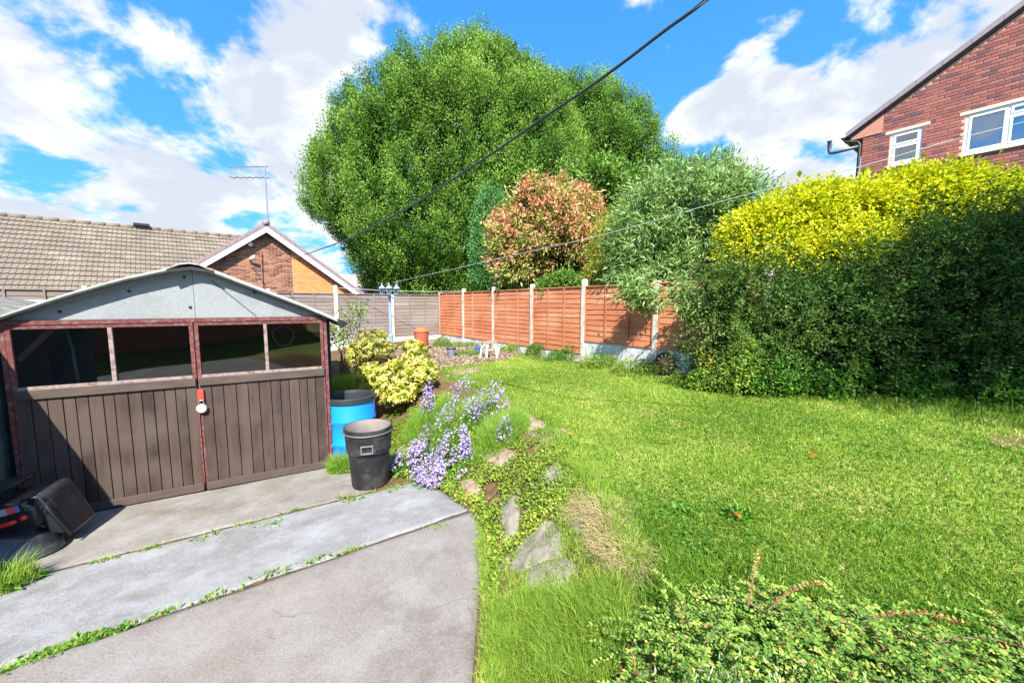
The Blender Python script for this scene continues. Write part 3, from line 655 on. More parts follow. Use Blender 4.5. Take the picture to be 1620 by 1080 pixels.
# ------------------------------------------------------------------ bungalow
def build_bungalow():
    PK = on_plane(420, 357, (-8.88, 14.2, 0), V); PK[2] = 4.92
    C = np.array([PK[0], PK[1], 0.0]); OUT = -V
    def bl(a, h, d=0.0): return C + U * a + Z * h + OUT * d
    t = thing('bungalow', 'brick bungalow with brown tiled roof and a white-edged gable behind the grey fence', 'bungalow', bl(0, 0.3, -3))
    SL = 0.745; HW = 3.30; eave = 4.92 - SL * HW
    m_b = piece_mat('brown_brick', [(0, srgb(104, 72, 62)), (0.3, srgb(140, 98, 78)), (0.6, srgb(162, 116, 90)), (0.85, srgb(126, 84, 74)), (1, srgb(92, 66, 62))], 0.9, 40, 0.2, 0.3)
    m_o = piece_mat('orange_brick', [(0, srgb(188, 120, 70)), (0.5, srgb(200, 134, 82)), (1, srgb(178, 110, 64))], 0.9, 40, 0.15, 0.25)
    m_tile = piece_mat('weathered_tile', [(0, srgb(112, 102, 88)), (0.3, srgb(124, 114, 99)), (0.6, srgb(116, 105, 94)), (0.85, srgb(132, 121, 105)), (1, srgb(104, 90, 81))], 0.9, 25, 0.12, 0.2, stain=srgb(108, 99, 88))
    m_verge = simple('purple_grey_verge_tile', srgb(132, 112, 112), 0.8, 0.18, 12, bmp=0.2)
    m_or = simple('orange_mortar', srgb(200, 146, 100), 0.95, 0.08, 30)
    # gable wall of mortar, with brick courses laid into it
    wl = obj('gable_wall', MB().prism([bl(-HW, 0.3, -0.04), bl(0.79, 0.3, -0.04), bl(0.79, 4.9 - SL * 0.79 - 0.1, -0.04), bl(0, 4.82, -0.04), bl(-HW, eave - 0.1, -0.04)], V * 0.2), M_MORTAR2, t)
    wo = obj('gable_wall', MB().prism([bl(0.791, 0.3, -0.02), bl(HW, 0.3, -0.02), bl(HW, eave - 0.1, -0.02), bl(0.791, 4.9 - SL * 0.791 - 0.1, -0.02)], V * 0.2), m_or, t); wo['label'] = 'orange brick strip of the gable'
    ins = lambda lo, hi: (lambda a, z: lo <= a <= hi and z < 4.80 - SL * abs(a))
    pieces('brick', BRICK, lay_bricks(bl(0, 0, -0.04), U, OUT, -2.9, 0.785, 2.1, 4.8, ins(-2.9, 0.783)), wl, m_b)
    pieces('brick', BRICK, lay_bricks(bl(0, 0, -0.02), U, OUT, 0.8, 3.2, 2.1, 4.4, ins(0.80, 3.15), 0.004), wo, m_o)
    for s in (-1, 1):
        obj('wing_wall', MB().box(bl(s * (HW - 0.1) - 0.1, 0.3, -0.25), U * 0.2, V * 7.0, Z * (eave - 0.35)), M_MORTAR2, t)
        # roof slope of the wing with barge board and verge tiles
        a0, a1 = 0.0, s * (HW + 0.30); z0, z1 = 4.92, 4.92 - SL * (HW + 0.30)
        obj('wing_roof', MB().prism([bl(a0, z0 + 0.10, 0.22), bl(a1, z1 + 0.10, 0.22), bl(a1, z1 - 0.02, 0.22), bl(a0, z0 - 0.02, 0.22)], V * 8.0), m_verge, t)
        obj('barge_board', MB().prism([bl(a0 + s * 0.001, z0 - 0.021, 0.245), bl(a1, z1 - 0.021, 0.245), bl(a1, z1 - 0.20, 0.245), bl(a0 + s * 0.001, z0 - 0.22, 0.245)], V * 0.03), M_WHITE, t)
        n = 12
        for i in range(n):
            f0, f1 = i / n, (i + 0.985) / n; aa, ab = a0 + (a1 - a0) * f0, a0 + (a1 - a0) * f1; za, zb = z0 - SL * abs(aa), z0 - SL * abs(ab)
            obj('verge_tile', MB().prism([bl(aa, za + 0.13, 0.26), bl(ab, zb + 0.145, 0.26), bl(ab, zb - 0.015, 0.26), bl(aa, za - 0.015, 0.26)], V * 0.25), m_verge, t, bevel=0.008)
    for i in range(8): obj('ridge_tile', MB().tube([bl(0, 5.02, 0.27 - 0.45 * i), bl(0, 5.02, 0.27 - 0.45 * i - 0.44)], 0.11, 10), m_verge, t, smooth=True)
    # main range: the tiled slope that faces the garden
    RZ = 5.67
    r1 = at_y(355, 372, 10); d = ray(355, 372); r1 = CAMP + d * ((RZ - E) / d[2]); d = ray(0, 339); r0 = CAMP + d * ((RZ - E) / d[2])
    ax = (r1 - r0) / np.linalg.norm(r1 - r0); dn = np.array([ax[1], -ax[0], 0.0]); PIT = R(36); RUN = 4.7
    sdir = dn * math.cos(PIT) - Z * math.sin(PIT); nrm_ = dn * math.sin(PIT) + Z * math.cos(PIT)
    SLEN = RUN / math.cos(PIT); A0 = -2.5; A1 = float(np.dot(r1 - r0, ax)) + 1.2
    rf = obj('roof', MB().box(r0 + ax * A0 - nrm_ * 0.10, ax * (A1 - A0), sdir * SLEN, nrm_ * 0.06), m_tile, t)
    obj('back_slope', MB().box(r0 + ax * A0 - nrm_ * 0.10, ax * (A1 - A0), (-dn * math.cos(PIT) - Z * math.sin(PIT)) * SLEN, (-dn * math.sin(PIT) + Z * math.cos(PIT)) * 0.06), m_tile, t)
    tw, gauge = 0.30, 0.345; v = []; f = []; K = 12
    for j, (sl, lift) in enumerate(((0.0, 0.012), (gauge + 0.03, 0.055))):
        for k in range(K + 1):
            x = tw * k / K; v.append((x, sl, lift + 0.022 * max(0, math.sin(2 * math.pi * x / tw * 2)) ** 1.0))
    for k in range(K + 1): v.append((v[K + 1 + k][0], v[K + 1 + k][1] - 0.004, v[K + 1 + k][2] - 0.03))
    for j in range(2): f += [(j * (K + 1) + k, (j + 1) * (K + 1) + k, (j + 1) * (K + 1) + k + 1, j * (K + 1) + k + 1) for k in range(K)]
    Ms = []
    for r in range(int(SLEN / gauge)):
        a = A0
        while a < A1 - tw:
            p = r0 + ax * a + sdir * (r * gauge + 0.02) - nrm_ * 0.045 + nrm_ * random.uniform(-0.003, 0.004)
            q = p - CAMP; px = CX + F * q[0] / (q[1] * CT)
            if px < 420: Ms.append(mat4(ax, sdir, nrm_, p))
            a += tw
    pieces('tile', (v, f), Ms, rf, m_tile)
    n = int((A1 - A0) / 0.45)
    for i in range(n):
        p = r0 + ax * (A0 + 0.45 * i) - Z * 0.035
        if CX + F * p[0] / (p[1] * CT) < 420: obj('ridge_tile', MB().tube([p, p + ax * 0.44], 0.11, 8), m_tile, t, smooth=True)
    p = r0 + ax * (np.dot(r1 - r0, ax) * 0.53) + Z * 0.03; obj('roof_vent', MB().box(p, ax * 0.55, dn * 0.25, Z * 0.13), M_BLACK, t, bevel=0.02)
    ew = r0 + sdir * (SLEN - 0.45); obj('main_wall', MB().box(np.array([*(ew + ax * A0)[:2], 0.2]), ax * (A1 - A0), -dn * 0.2, Z * (ew[2] - 0.35)), M_MORTAR2, t)
    bw = r0 - dn * (RUN - 0.4); obj('main_wall', MB().box(np.array([*(bw + ax * A0)[:2], 0.2]), ax * (A1 - A0), -dn * 0.2, Z * (ew[2] - 0.35)), M_MORTAR2, t)
    # security light, sensor, cable clip and cable on the gable
    obj('lamp_bulb', MB().lathe([(0, 0.16), (0.06, 0.14), (0.085, 0.08), (0.06, 0.02), (0.03, 0)], bl(-0.50, 4.25, 0.0), 14, (U, Z, OUT)), M_WHITE, t, smooth=True)
    obj('camera_body', MB().tube([bl(-0.55, 3.72, 0.0), bl(-0.52, 3.74, 0.10), bl(-0.40, 3.82, 0.22)], [0.03, 0.035, 0.05], 10), M_WHITE, t, smooth=True)
    obj('wall_cable', MB().tube([bl(-0.16, 4.0, 0.012), bl(-0.18, 3.2, 0.012), bl(-0.17, 2.2, 0.012)], 0.010, 6), M_BLACK, t)
    # aerial on the ridge
    a = thing('television_aerial', 'thin twin-boom television aerial on a mast above the gable peak', 'aerial', bl(0.08, 4.95, 0.1))
    mm = simple('aerial_metal', (0.22, 0.23, 0.25), 0.5, 0.1, 10, metal=0.6)
    top = on_plane(422, 263, bl(0, 0, 0.1), V); h = top[2]
    obj('mast', MB().tube([bl(0.08, 4.95, 0.1), bl(0.08, h, 0.1)], 0.022, 8), mm, a)
    obj('bracket', MB().cbox(bl(0.08, 5.05, 0.06), U, OUT, Z, 0.12, 0.14, 0.18), mm, a)
    bd = np.array([-1.0, 0.0, 0.0])
    for i, (zz, ln, ne, el) in enumerate(((h - 0.03, 1.25, 15, 0.15), (h - 0.40, 1.22, 6, 0.30))):
        o = bl(0.08, zz, 0.1); bm = obj('boom', MB().tube([o + bd * -0.12, o + bd * ln], 0.018, 6), mm, a)
        for k in range(ne):
            c = o + bd * (0.05 + (ln - 0.08) * k / (ne - 1)); e = unit(np.cross(bd, Z)) if i else Z * 0.55 + unit(np.cross(bd, Z)) * 0.83
            obj('element', MB().tube([c - e * el / 2, c + e * el / 2], 0.009, 5), mm, bm)
build_bungalow()
def build_far_bungalow():
    p = at_y(600, 470, 34); t = thing('distant_house', 'tiled roof of another house showing beyond the bungalow gable', 'house', np.array([p[0], p[1], 0.5]))
    m = simple('far_tile', srgb(182, 164, 146), 0.9, 0.15, 3, stretch=(1, 1, 6)); w = M_MORTAR2
    z1 = at_y(555, 434, 34)[2]; c = np.array([p[0] - 1.0, p[1], 0])
    obj('wall', MB().box(c - np.array([5, 2.8, 0]) + Z * 0.5, (10, 0, 0), (0, 5.6, 0), Z * 2.3), w, t)
    obj('roof', MB().prism([c + np.array([-5.3, -3.2, 2.75]), c + np.array([-5.3, 3.2, 2.75]), c + np.array([-5.3, 0, z1])], (10.6, 0, 0)), m, t)
build_far_bungalow()

# ------------------------------------------------------------------ red brick house on the right
def build_house():
    C = np.array([9.8, 10.84, 0.0]); AX = -V; OUT = -U
    def hl(a, h, d=0.0): return C + AX * a + Z * h + OUT * d
    t = thing('brick_house', 'red brick house gable with white windows rising above the yellow hedge', 'house', hl(3, 1.0, -3))
    m_b = piece_mat('red_brick', [(0, srgb(152, 92, 82)), (0.25, srgb(166, 106, 93)), (0.5, srgb(138, 82, 77)), (0.7, srgb(160, 98, 85)), (0.88, srgb(120, 82, 81)), (1, srgb(102, 78, 81))], 0.88, 40, 0.2, 0.3)
    m_roof = simple('grey_brown_verge', srgb(140, 128, 134), 0.8, 0.12, 14, bmp=0.2); m_dark = simple('dark_undercloak', srgb(66, 58, 62), 0.85, 0.15, 10)
    m_stone = simple('lintel_stone', srgb(204, 192, 172), 0.9, 0.1, 25, bmp=0.2)
    A0 = -0.27; SL = 0.62; ZE = 6.86
    zr = lambda a: ZE + SL * (a + 0.545)
    AM = 4.6; A2 = 9.4
    wins = [(0.30, 0.885, 5.78, 6.60), (1.585, 3.3, 5.69, 6.60)]
    # mortar wall built round the openings
    wall = MB(); D = 0.22
    wall.box(hl(A0, 0.8, -0.012), AX * (wins[0][0] - A0), -OUT * D, Z * (6.6 - 0.8)); wall.box(hl(wins[0][1], 0.8, -0.012), AX * (wins[1][0] - wins[0][1]), -OUT * D, Z * (6.6 - 0.8)); wall.box(hl(wins[1][1], 0.8, -0.012), AX * (A2 - wins[1][1]), -OUT * D, Z * (6.6 - 0.8))
    for a, b, z0, z1 in wins: wall.box(hl(a, 0.8, -0.012), AX * (b - a), -OUT * D, Z * (z0 - 0.8))
    wall.prism([hl(A0, 6.6, -0.012), hl(A2, 6.6, -0.012), hl(A2, zr(A0) - 0.1, -0.012), hl(AM, zr(AM) - 0.1, -0.012), hl(A0, zr(A0) - 0.1, -0.012)], -OUT * D)
    w = obj('wall', wall, M_MORTAR, t)
    def inside(a, z):
        if a < A0 or z > zr(a) - 0.16: return False
        for (wa, wb, z0, z1) in wins:
            if wa - 0.005 < a < wb + 0.005 and z0 - 0.02 < z < z1: return False
            if wa - 0.10 < a < wb + 0.12 and z1 - 0.02 < z < z1 + 0.085: return False
        return True
    pieces('brick', BRICK, lay_bricks(hl(0, 0, -0.012), AX, OUT, A0 + 0.002, 3.4, 4.5, 9.2, inside), w, m_b)
    obj('side_wall', MB().box(hl(A0, 0.8, -0.235), AX * 0.2, -OUT * 7, Z * 5.9), simple('red_brick_plain', srgb(150, 82, 70), 0.9, 0.2, 20), t)
    obj('back_wall', MB().box(hl(A0 + 0.21, 0.8, -7.2), AX * (A2 - A0 - 0.2), -OUT * 0.2, Z * 5.9), simple('red_brick_plain2', srgb(150, 82, 70), 0.9, 0.2, 20), t)
    # roof slopes, verge, bargeboard
    for s0, s1 in ((-0.62, AM), (A2 + 0.35, AM)):
        zz = lambda a: ZE + SL * ((a if s0 < AM else 2 * AM - a) + 0.545)
        obj('roof_slope', MB().prism([hl(s0, zz(s0) - 0.03, 0.11), hl(s1, zz(s1) - 0.03, 0.11), hl(s1, zz(s1) + 0.09, 0.11), hl(s0, zz(s0) + 0.09, 0.11)], -OUT * 7.6), m_roof, t)
        obj('undercloak', MB().prism([hl(s0 + 0.05, zz(s0 + .05) - 0.085, 0.07), hl(s1, zz(s1) - 0.085, 0.07), hl(s1, zz(s1) - 0.031, 0.07), hl(s0 + 0.05, zz(s0 + .05) - 0.031, 0.07)], -OUT * 0.2), m_dark, t)
    n = 12
    for i in range(n):
        a, b = -0.62 + (AM + 0.62) * i / n, -0.62 + (AM + 0.62) * (i + 0.985) / n
        obj('verge_tile', MB().prism([hl(a, ZE + SL * (a + 0.545) - 0.028, 0.125), hl(b, ZE + SL * (b + 0.545) - 0.028, 0.125), hl(b, ZE + SL * (b + 0.545) + 0.12, 0.125), hl(a, ZE + SL * (a + 0.545) + 0.105, 0.125)], -OUT * 0.2), m_roof, t, bevel=0.006)
    obj('kneeler', MB().prism([hl(-0.52, 6.70, 0.02), hl(0.12, 6.70, 0.02), hl(0.12, zr(0.12) - 0.1, 0.02), hl(-0.52, zr(-0.52) - 0.095, 0.02)], -OUT * 0.10), simple('pink_kneeler', srgb(186, 128, 108), 0.85, 0.1, 15), t)
    # windows
    def window(a, b, z0, z1, bars, transoms, lint):
        wn = thing('window', None, None, hl((a + b) / 2, z0, 0)); wn.parent = t; wn.location = tuple(WLOC[wn] - WLOC[t])
        fr = MB(); k = 0.055; d = -0.03
        fr.box(hl(a, z0, d), AX * k, -OUT * 0.06, Z * (z1 - z0)); fr.box(hl(b - k, z0, d), AX * k, -OUT * 0.06, Z * (z1 - z0))
        fr.box(hl(a + k, z0, d), AX * (b - a - 2 * k), -OUT * 0.06, Z * k); fr.box(hl(a + k, z1 - k, d), AX * (b - a - 2 * k), -OUT * 0.06, Z * k)
        obj('frame', fr, M_WHITE, wn, bevel=0.004)
        xs = [a + k] + list(bars) + [b - k]
        for x in bars: obj('mullion', MB().box(hl(x - 0.025, z0 + k, d), AX * 0.05, -OUT * 0.06, Z * (z1 - z0 - 2 * k)), M_WHITE, wn)
        for i, (x0, x1) in enumerate(zip(xs[:-1], xs[1:])):
            x0 += 0.025 if i else 0; x1 -= 0.025 if i < len(xs) - 2 else 0
            tr = transoms[i]; zs = [z0 + k] + ([tr] if tr else []) + [z1 - k]
            if tr: obj('transom', MB().box(hl(x0, tr - 0.025, d), AX * (x1 - x0), -OUT * 0.06, Z * 0.05), M_WHITE, wn)
            for j, (q0, q1) in enumerate(zip(zs[:-1], zs[1:])):
                q0 += 0.025 if j else 0; q1 -= 0.025 if j < len(zs) - 2 else 0
                s = MB(); e = 0.04
                s.box(hl(x0, q0, d + 0.012), AX * e, -OUT * 0.05, Z * (q1 - q0)); s.box(hl(x1 - e, q0, d + 0.012), AX * e, -OUT * 0.05, Z * (q1 - q0)); s.box(hl(x0 + e, q0, d + 0.012), AX * (x1 - x0 - 2 * e), -OUT * 0.05, Z * e); s.box(hl(x0 + e, q1 - e, d + 0.012), AX * (x1 - x0 - 2 * e), -OUT * 0.05, Z * e)
                obj('sash', s, M_WHITE, wn, bevel=0.004)
                obj('pane', MB().box(hl(x0 + e, q0 + e, d - 0.012), AX * (x1 - x0 - 2 * e), -OUT * 0.006, Z * (q1 - q0 - 2 * e)), M_HOUSEGLASS, wn)
        obj('sill', MB().box(hl(a - 0.03, z0 - 0.05, 0.045), AX * (b - a + 0.06), -OUT * 0.12, Z * 0.048), M_WHITE, wn, bevel=0.004)
        obj('lintel', MB().box(hl(lint[0], z1 + 0.002, 0.008), AX * (lint[1] - lint[0]), -OUT * 0.15, Z * 0.075), m_stone, wn)
        obj('room_back', MB().box(hl(a - 0.3, z0 - 0.3, -1.2), AX * (b - a + 0.6), -OUT * 0.02, Z * (z1 - z0 + 0.6)), simple('dim_room', (0.20, 0.22, 0.24), 0.9), wn)
        return wn
    window(*wins[0], [], [6.27], (0.19, 1.0))
    wn = window(*wins[1], [2.22, 2.80], [None, 6.36, None], (1.48, 3.4))
    vs = []; fs = []; n = 90                                   # net curtain in folds behind the big window
    for i in range(n + 1):
        a = 1.62 + 1.6 * i / n
        for z in (5.72, 6.56): vs.append(hl(a, z, -0.16 + 0.022 * math.sin(i * 1.15) + 0.008 * math.sin(i * 2.9)))
    fs = [(2 * i, 2 * i + 2, 2 * i + 3, 2 * i + 1) for i in range(n)]
    obj('net_curtain', MB().add(vs, fs), simple('net', (0.62, 0.65, 0.68), 0.9, 0.06, 60), wn, smooth=True)
    # gutter end, downpipe and the odd elbow standing out from the eave
    gy = hl(-0.60, 6.76, 0.10); gvs = []; 
    for q in (0.12, -7.4):
        for k in range(9): th = math.pi + math.pi * k / 8; gvs.append(hl(-0.66, 6.80, q) + AX * 0.06 * math.cos(th) + Z * 0.06 * math.sin(th))
    gu = obj('gutter', MB().add(gvs, [(k, k + 1, 10 + k, 9 + k) for k in range(8)] + [tuple(range(8, -1, -1))]), M_BLACK, t); gu.modifiers.new('thick', 'SOLIDIFY').thickness = 0.006
    obj('downpipe', MB().tube([hl(-0.64, 6.75, 0.03), hl(-0.62, 6.68, 0.04), hl(-0.36, 6.60, 0.05), hl(-0.31, 6.52, 0.05), hl(-0.31, 1.0, 0.05)], 0.036, 10), M_BLACK, t, smooth=True)
    obj('flue_elbow', MB().tube([hl(-0.33, 6.46, 0.09), hl(-0.85, 6.46, 0.09), hl(-0.94, 6.48, 0.09), hl(-0.97, 6.56, 0.09), hl(-0.98, 6.80, 0.09), hl(-0.98, 6.81, 0.09)], [0.045, 0.045, 0.05, 0.05, 0.05, 0.065], 12), simple('dark_grey_flue', srgb(74, 84, 96), 0.4, 0.1, 8), t, smooth=True)
M_HOUSEGLASS = glass_mat('house_glass', 2.2, (0.9, 0.93, 0.95))
build_house()

# ------------------------------------------------------------------ the photographer's own house, behind the camera: it shows in the garage panes
def build_own_house():
    C = np.array([-7.0, -6.2, 0.0]); TOPZ = 5.6; AX = unit(np.array([1.0, -0.12, 0])); BK = np.array([AX[1], -AX[0], 0.0])
    def ol(a, h, d=0.0): return C + AX * a + Z * h + BK * d
    t = thing('own_house', 'brick house with white windows standing behind the viewer', 'house', ol(3, 0.3, 4))
    mb = piece_mat('own_brick', [(0, srgb(176, 100, 78)), (1, srgb(186, 112, 88))], 0.9, 20, 0.2, 0.3)
    m, N, L, b, o = new_mat('own_brick_courses'); bt = N.new('ShaderNodeTexBrick'); tcn = N.new('ShaderNodeTexCoord'); mp = N.new('ShaderNodeMapping')
    mp.inputs['Rotation'].default_value = (R(90), 0, 0); L.new(tcn.outputs['Object'], mp.inputs[0]); L.new(mp.outputs[0], bt.inputs['Vector'])
    bt.inputs['Color1'].default_value = (*srgb(178, 100, 78), 1); bt.inputs['Color2'].default_value = (*srgb(150, 84, 70), 1); bt.inputs['Mortar'].default_value = (*srgb(200, 176, 156), 1); bt.inputs['Scale'].default_value = 4.4; bt.inputs['Mortar Size'].default_value = 0.02
    L.new(bt.outputs['Color'], b.inputs['Base Color']); b.inputs['Roughness'].default_value = 0.9
    W, D = 12.0, 8.0
    w = MB(); w.box(ol(0, 0.2, 0), AX * W, BK * 0.25, Z * (TOPZ - 0.35)); w.box(ol(0, 0.2, 0.26), AX * 0.25, BK * (D - 0.3), Z * (TOPZ - 0.35)); w.box(ol(W - 0.25, 0.2, 0.26), AX * 0.25, BK * (D - 0.3), Z * (TOPZ - 0.35)); w.box(ol(0, 0.2, D), AX * W, BK * 0.25, Z * (TOPZ - 0.35))
    obj('wall', w, m, t)
    rz = TOPZ + 1.0
    obj('roof', MB().hexa([ol(-0.0, TOPZ - 0.15, -0.0), ol(W, TOPZ - 0.15, 0), ol(W, TOPZ - 0.15, D + 0.3), ol(0, TOPZ - 0.15, D + 0.3), ol(3.0, rz, 3.6), ol(W - 3.0, rz, 3.6), ol(W - 3.0, rz, D - 3.4), ol(3.0, rz, D - 3.4)]), simple('own_roof', srgb(120, 100, 92), 0.9, 0.2, 6), t)
    for wall_i in range(1):
        for a, z0, z1, wd in ((1.3, 1.5, 2.7, 1.8), (4.6, 1.5, 2.7, 1.6), (1.3, 3.9, 5.0, 1.6), (4.6, 3.9, 5.0, 1.4), (7.0, 1.5, 2.7, 2.0), (9.6, 1.5, 2.7, 1.4)):
            P = (lambda a_, h, d: ol(a_, h, -d)) if wall_i == 0 else (lambda a_, h, d: ol(-d, h, a_))
            wn = MB(); c = P(a, z0, 0.02); x = P(a + wd, z0, 0.02) - c; n_ = P(a, z0, 0.06) - c
            wn.box(c, x, n_, Z * 0.07); wn.box(c + Z * (z1 - z0 - 0.07), x, n_, Z * 0.07)
            for q in (0, 0.475, 0.955): wn.box(c + x * q + Z * 0.071, x * 0.045, n_, Z * (z1 - z0 - 0.142))
            fo = obj('window', wn, M_WHITE, t); obj('pane', MB().box(c + x * 0.01 + Z * 0.02, x * 0.98, n_ * 0.3, Z * (z1 - z0 - 0.04)), simple('dark_pane', (0.03, 0.035, 0.04), 0.1, 0.1, 2, spec=0.6), fo)
build_own_house()

# ------------------------------------------------------------------ fences
M_ORANGE = piece_mat('orange_stained_slat', [(0, srgb(190, 122, 84)), (0.35, srgb(202, 138, 100)), (0.7, srgb(178, 110, 76)), (1, srgb(194, 128, 88))], 0.85, 7, 0.26, 0.3, (0.3, 0.3, 4), stain=srgb(166, 98, 66))
M_GREY = piece_mat('grey_weathered_slat', [(0, srgb(116, 108, 104)), (0.35, srgb(136, 128, 122)), (0.7, srgb(126, 114, 106)), (1, srgb(146, 138, 130))], 0.88, 7, 0.28, 0.3, (0.3, 0.3, 4), stain=srgb(120, 104, 92))
def slat_meshes(n=5, W=1.80, h=0.165):
    out = []
    for s in range(n):
        K = 14; v = []; f = []
        for k in range(K + 1):
            x = W * k / K; lo = 0.014 * (vnoise([[x * 2.2 + s * 17, s]], 1.0, 21)[0] - 0.5) * 2 + 0.006 * (vnoise([[x * 9 + s * 31, s]], 1, 22)[0] - 0.5)
            for (z, y) in ((lo, 0.020), (h, 0.004), (h, -0.004), (lo, 0.010)): v.append((x - W / 2, y + 0.004 * (vnoise([[x * 1.5 + s * 7, z]], 1, 23)[0] - 0.5), z))
        for k in range(K):
            for j in range(4): f.append((4 * k + j, 4 * k + (j + 1) % 4, 4 * k + 4 + (j + 1) % 4, 4 * k + 4 + j))
        f += [(3, 2, 1, 0), (4 * K, 4 * K + 1, 4 * K + 2, 4 * K + 3)]
        me = bpy.data.meshes.new('slat'); me.from_pydata(v, [], f); me.update(); out.append(me)
    return out
SL_O, SL_G = slat_meshes(), slat_meshes()
for m_ in SL_O: m_.materials.append(M_ORANGE)
for m_ in SL_G: m_.materials.append(M_GREY)
def fence_panel(c, ax, out, z0, z1, slats, mat, label, group):
    t = thing('panel', label, None, c + Z * z0); t.parent = group; t.location = tuple(WLOC[t] - WLOC[group])
    Hh = z1 - z0 - 0.03; n = max(7, round(Hh / 0.125)); pitch = (Hh - 0.03) / n
    for i in range(n):
        o = bpy.data.objects.new('slat', random.choice(slats)); COL.objects.link(o); o.parent = t
        s = pitch / 0.125; fl = random.choice((-1, 1))
        M = mat4(ax * fl, out, Z * s, np.array([0, 0, 0.01 + i * pitch]) + out * (0.0 + random.uniform(0, 0.004)))
        o.matrix_local = Matrix(M.tolist()); 
    for x in (-0.90, -0.31, 0.30, 0.90):
        obj('batten', MB().box(c + ax * (x - 0.019) + out * 0.026 + Z * (z0 + 0.01), ax * 0.038, out * 0.016, Z * (Hh - 0.01)), mat, t)
    obj('top_rail', MB().box(c - ax * 0.915 + out * -0.02 + Z * (z0 + Hh), ax * 1.83, out * 0.065, Z * 0.025), mat, t)
    obj('bottom_rail', MB().box(c - ax * 0.915 + out * 0.027 + Z * (z0 - 0.012), ax * 1.83, out * 0.018, Z * 0.036), mat, t)
def fence_post(p, ax, out, zt, label, w=0.105, group='concrete fence posts'):
    t = MB(); z0 = float(tz(p[0], p[1])) - 0.1
    t.box(p - ax * w / 2 - out * 0.05 + Z * z0, ax * w, out * 0.10, Z * (zt - z0 - 0.02)); c = p + Z * (zt - 0.0199)
    t.hexa([c - ax * w / 2 - out * .05, c + ax * w / 2 - out * .05, c + ax * w / 2 + out * .05, c - ax * w / 2 + out * .05] + [c + Z * .02 + ax * sx * (w / 2 - .012) + out * sy * .038 for sx, sy in ((-1, -1), (1, -1), (1, 1), (-1, 1))])
    obj('post', t, M_POST, group)
def gravel_board(c, ax, out, z0, z1, label):
    obj('gravel_board', MB().box(c - ax * 0.905 - out * 0.02 + Z * z0, ax * 1.81, out * 0.045, Z * (z1 - z0)), M_BOARD, label, bevel=0.006)
OUTF = -U; BOUT = -V
FO = thing('orange_fence', 'orange stained lap-panel fence between concrete posts along the lawn', 'fence', gp(*(FP0 + V * 2.5)[:2]))
for k in range(-1, 6):
    fence_post(FP0 + V * SP * k, V, OUTF, {5: 2.60, 1: 2.74, 0: 2.62}.get(k, 2.70), None, 0.105, FO)
for k in range(-1, 5):
    c = FP0 + V * SP * (k + 0.5); zb = 1.285 if k <= 0 else 0.975
    fence_panel(c, V, OUTF, zb, 2.585, SL_O, M_ORANGE, None, FO)
    gravel_board(c, V, OUTF, float(tz(c[0], c[1])) - 0.06, zb - 0.008, FO)
FG_ = thing('grey_fence', 'weathered grey lap-panel fence in front of the bungalow', 'fence', gp(*(CORNER - U * 4)[:2]))
for k in range(1, 7):
    fence_post(CORNER - U * SP * k, U, BOUT, {2: 2.78, 1: 2.50, 3: 2.62}.get(k, 2.6), None, 0.12 if k == 2 else 0.10, FG_)
for k in range(0, 6):
    c = CORNER - U * SP * (k + 0.5)
    fence_panel(c, U, BOUT, 0.98, 2.52, SL_G, M_GREY, None, FG_)
    gravel_board(c, U, BOUT, float(tz(c[0], c[1])) - 0.1, 0.972, FG_)

# ------------------------------------------------------------------ stones
M_ROCK = simple('grey_rockery_stone', srgb(122, 114, 103), 0.95, 0.4, 16, bmp=1.0, dirt=srgb(140, 134, 118), dirtscale=6, spec=0.15)
M_FLAG = simple('brown_flagstone', srgb(132, 112, 95), 0.94, 0.3, 14, bmp=0.6, dirt=srgb(146, 134, 114), dirtscale=4, spec=0.2)
def stone(name, pxs, mat, label, up=0.025, down=0.15, dome=0.01, group=None, tilt=True):
    P = np.array([on_ground(*p) for p in pxs]); c = P.mean(0); n = 40; vs = []; fs = []
    loop = []
    for i in range(n):                                        # resample the outline and roughen it
        s = i / n * len(P); j = int(s); q = P[j] * (1 - (s - j)) + P[(j + 1) % len(P)] * (s - j); loop.append(q)
    loop = np.array(loop); loop = 0.5 * loop + 0.25 * (np.roll(loop, 1, 0) + np.roll(loop, -1, 0))
    sd = int(abs(c[0] * 1000) + abs(c[1] * 777)) % 97
    loop[:, :2] = c[:2] + (loop[:, :2] - c[:2]) * (1 + 0.16 * (vnoise(loop, 9.0, sd) - 0.5))[:, None]
    for f, hh in ((1.0, -down), (1.02, up * 0.2), (0.95, up * 0.85), (0.8, up + dome * 0.4), (0.6, up + dome * 0.7), (0.4, up + dome * 0.9), (0.2, up + dome)):
        ring = c + (loop - c) * f; ring[:, 2] = np.where(True, (c[2] + (loop[:, 2] - c[2]) * f), 0) + hh
        ring[:, 2] += (fbm(ring, 7.0, sd + 3, 3) - 0.5) * 0.035 * (f < 1)
        vs.extend(ring)
    k = 7
    for i in range(k - 1):
        for j in range(n): fs.append((i * n + j, i * n + (j + 1) % n, (i + 1) * n + (j + 1) % n, (i + 1) * n + j))
    vs.append(c + Z * (up + dome)); fs += [((k - 1) * n + j, (k - 1) * n + (j + 1) % n, k * n) for j in range(n)]
    o = obj(name, MB().add(vs, fs), mat, None, base=c, smooth=False); tag(o, label, 'stone', group); return o
stone('rockery_stone', [(848, 772), (860, 740), (888, 722), (912, 728), (908, 754), (880, 774)], M_ROCK, 'rough grey rockery stone nearest the lawn edge flagstones', 0.012)
stone('rockery_stone', [(786, 812), (797, 784), (822, 778), (822, 832), (806, 864), (792, 856)], M_ROCK, 'narrow grey stone at the edge of the concrete drive', 0.012)
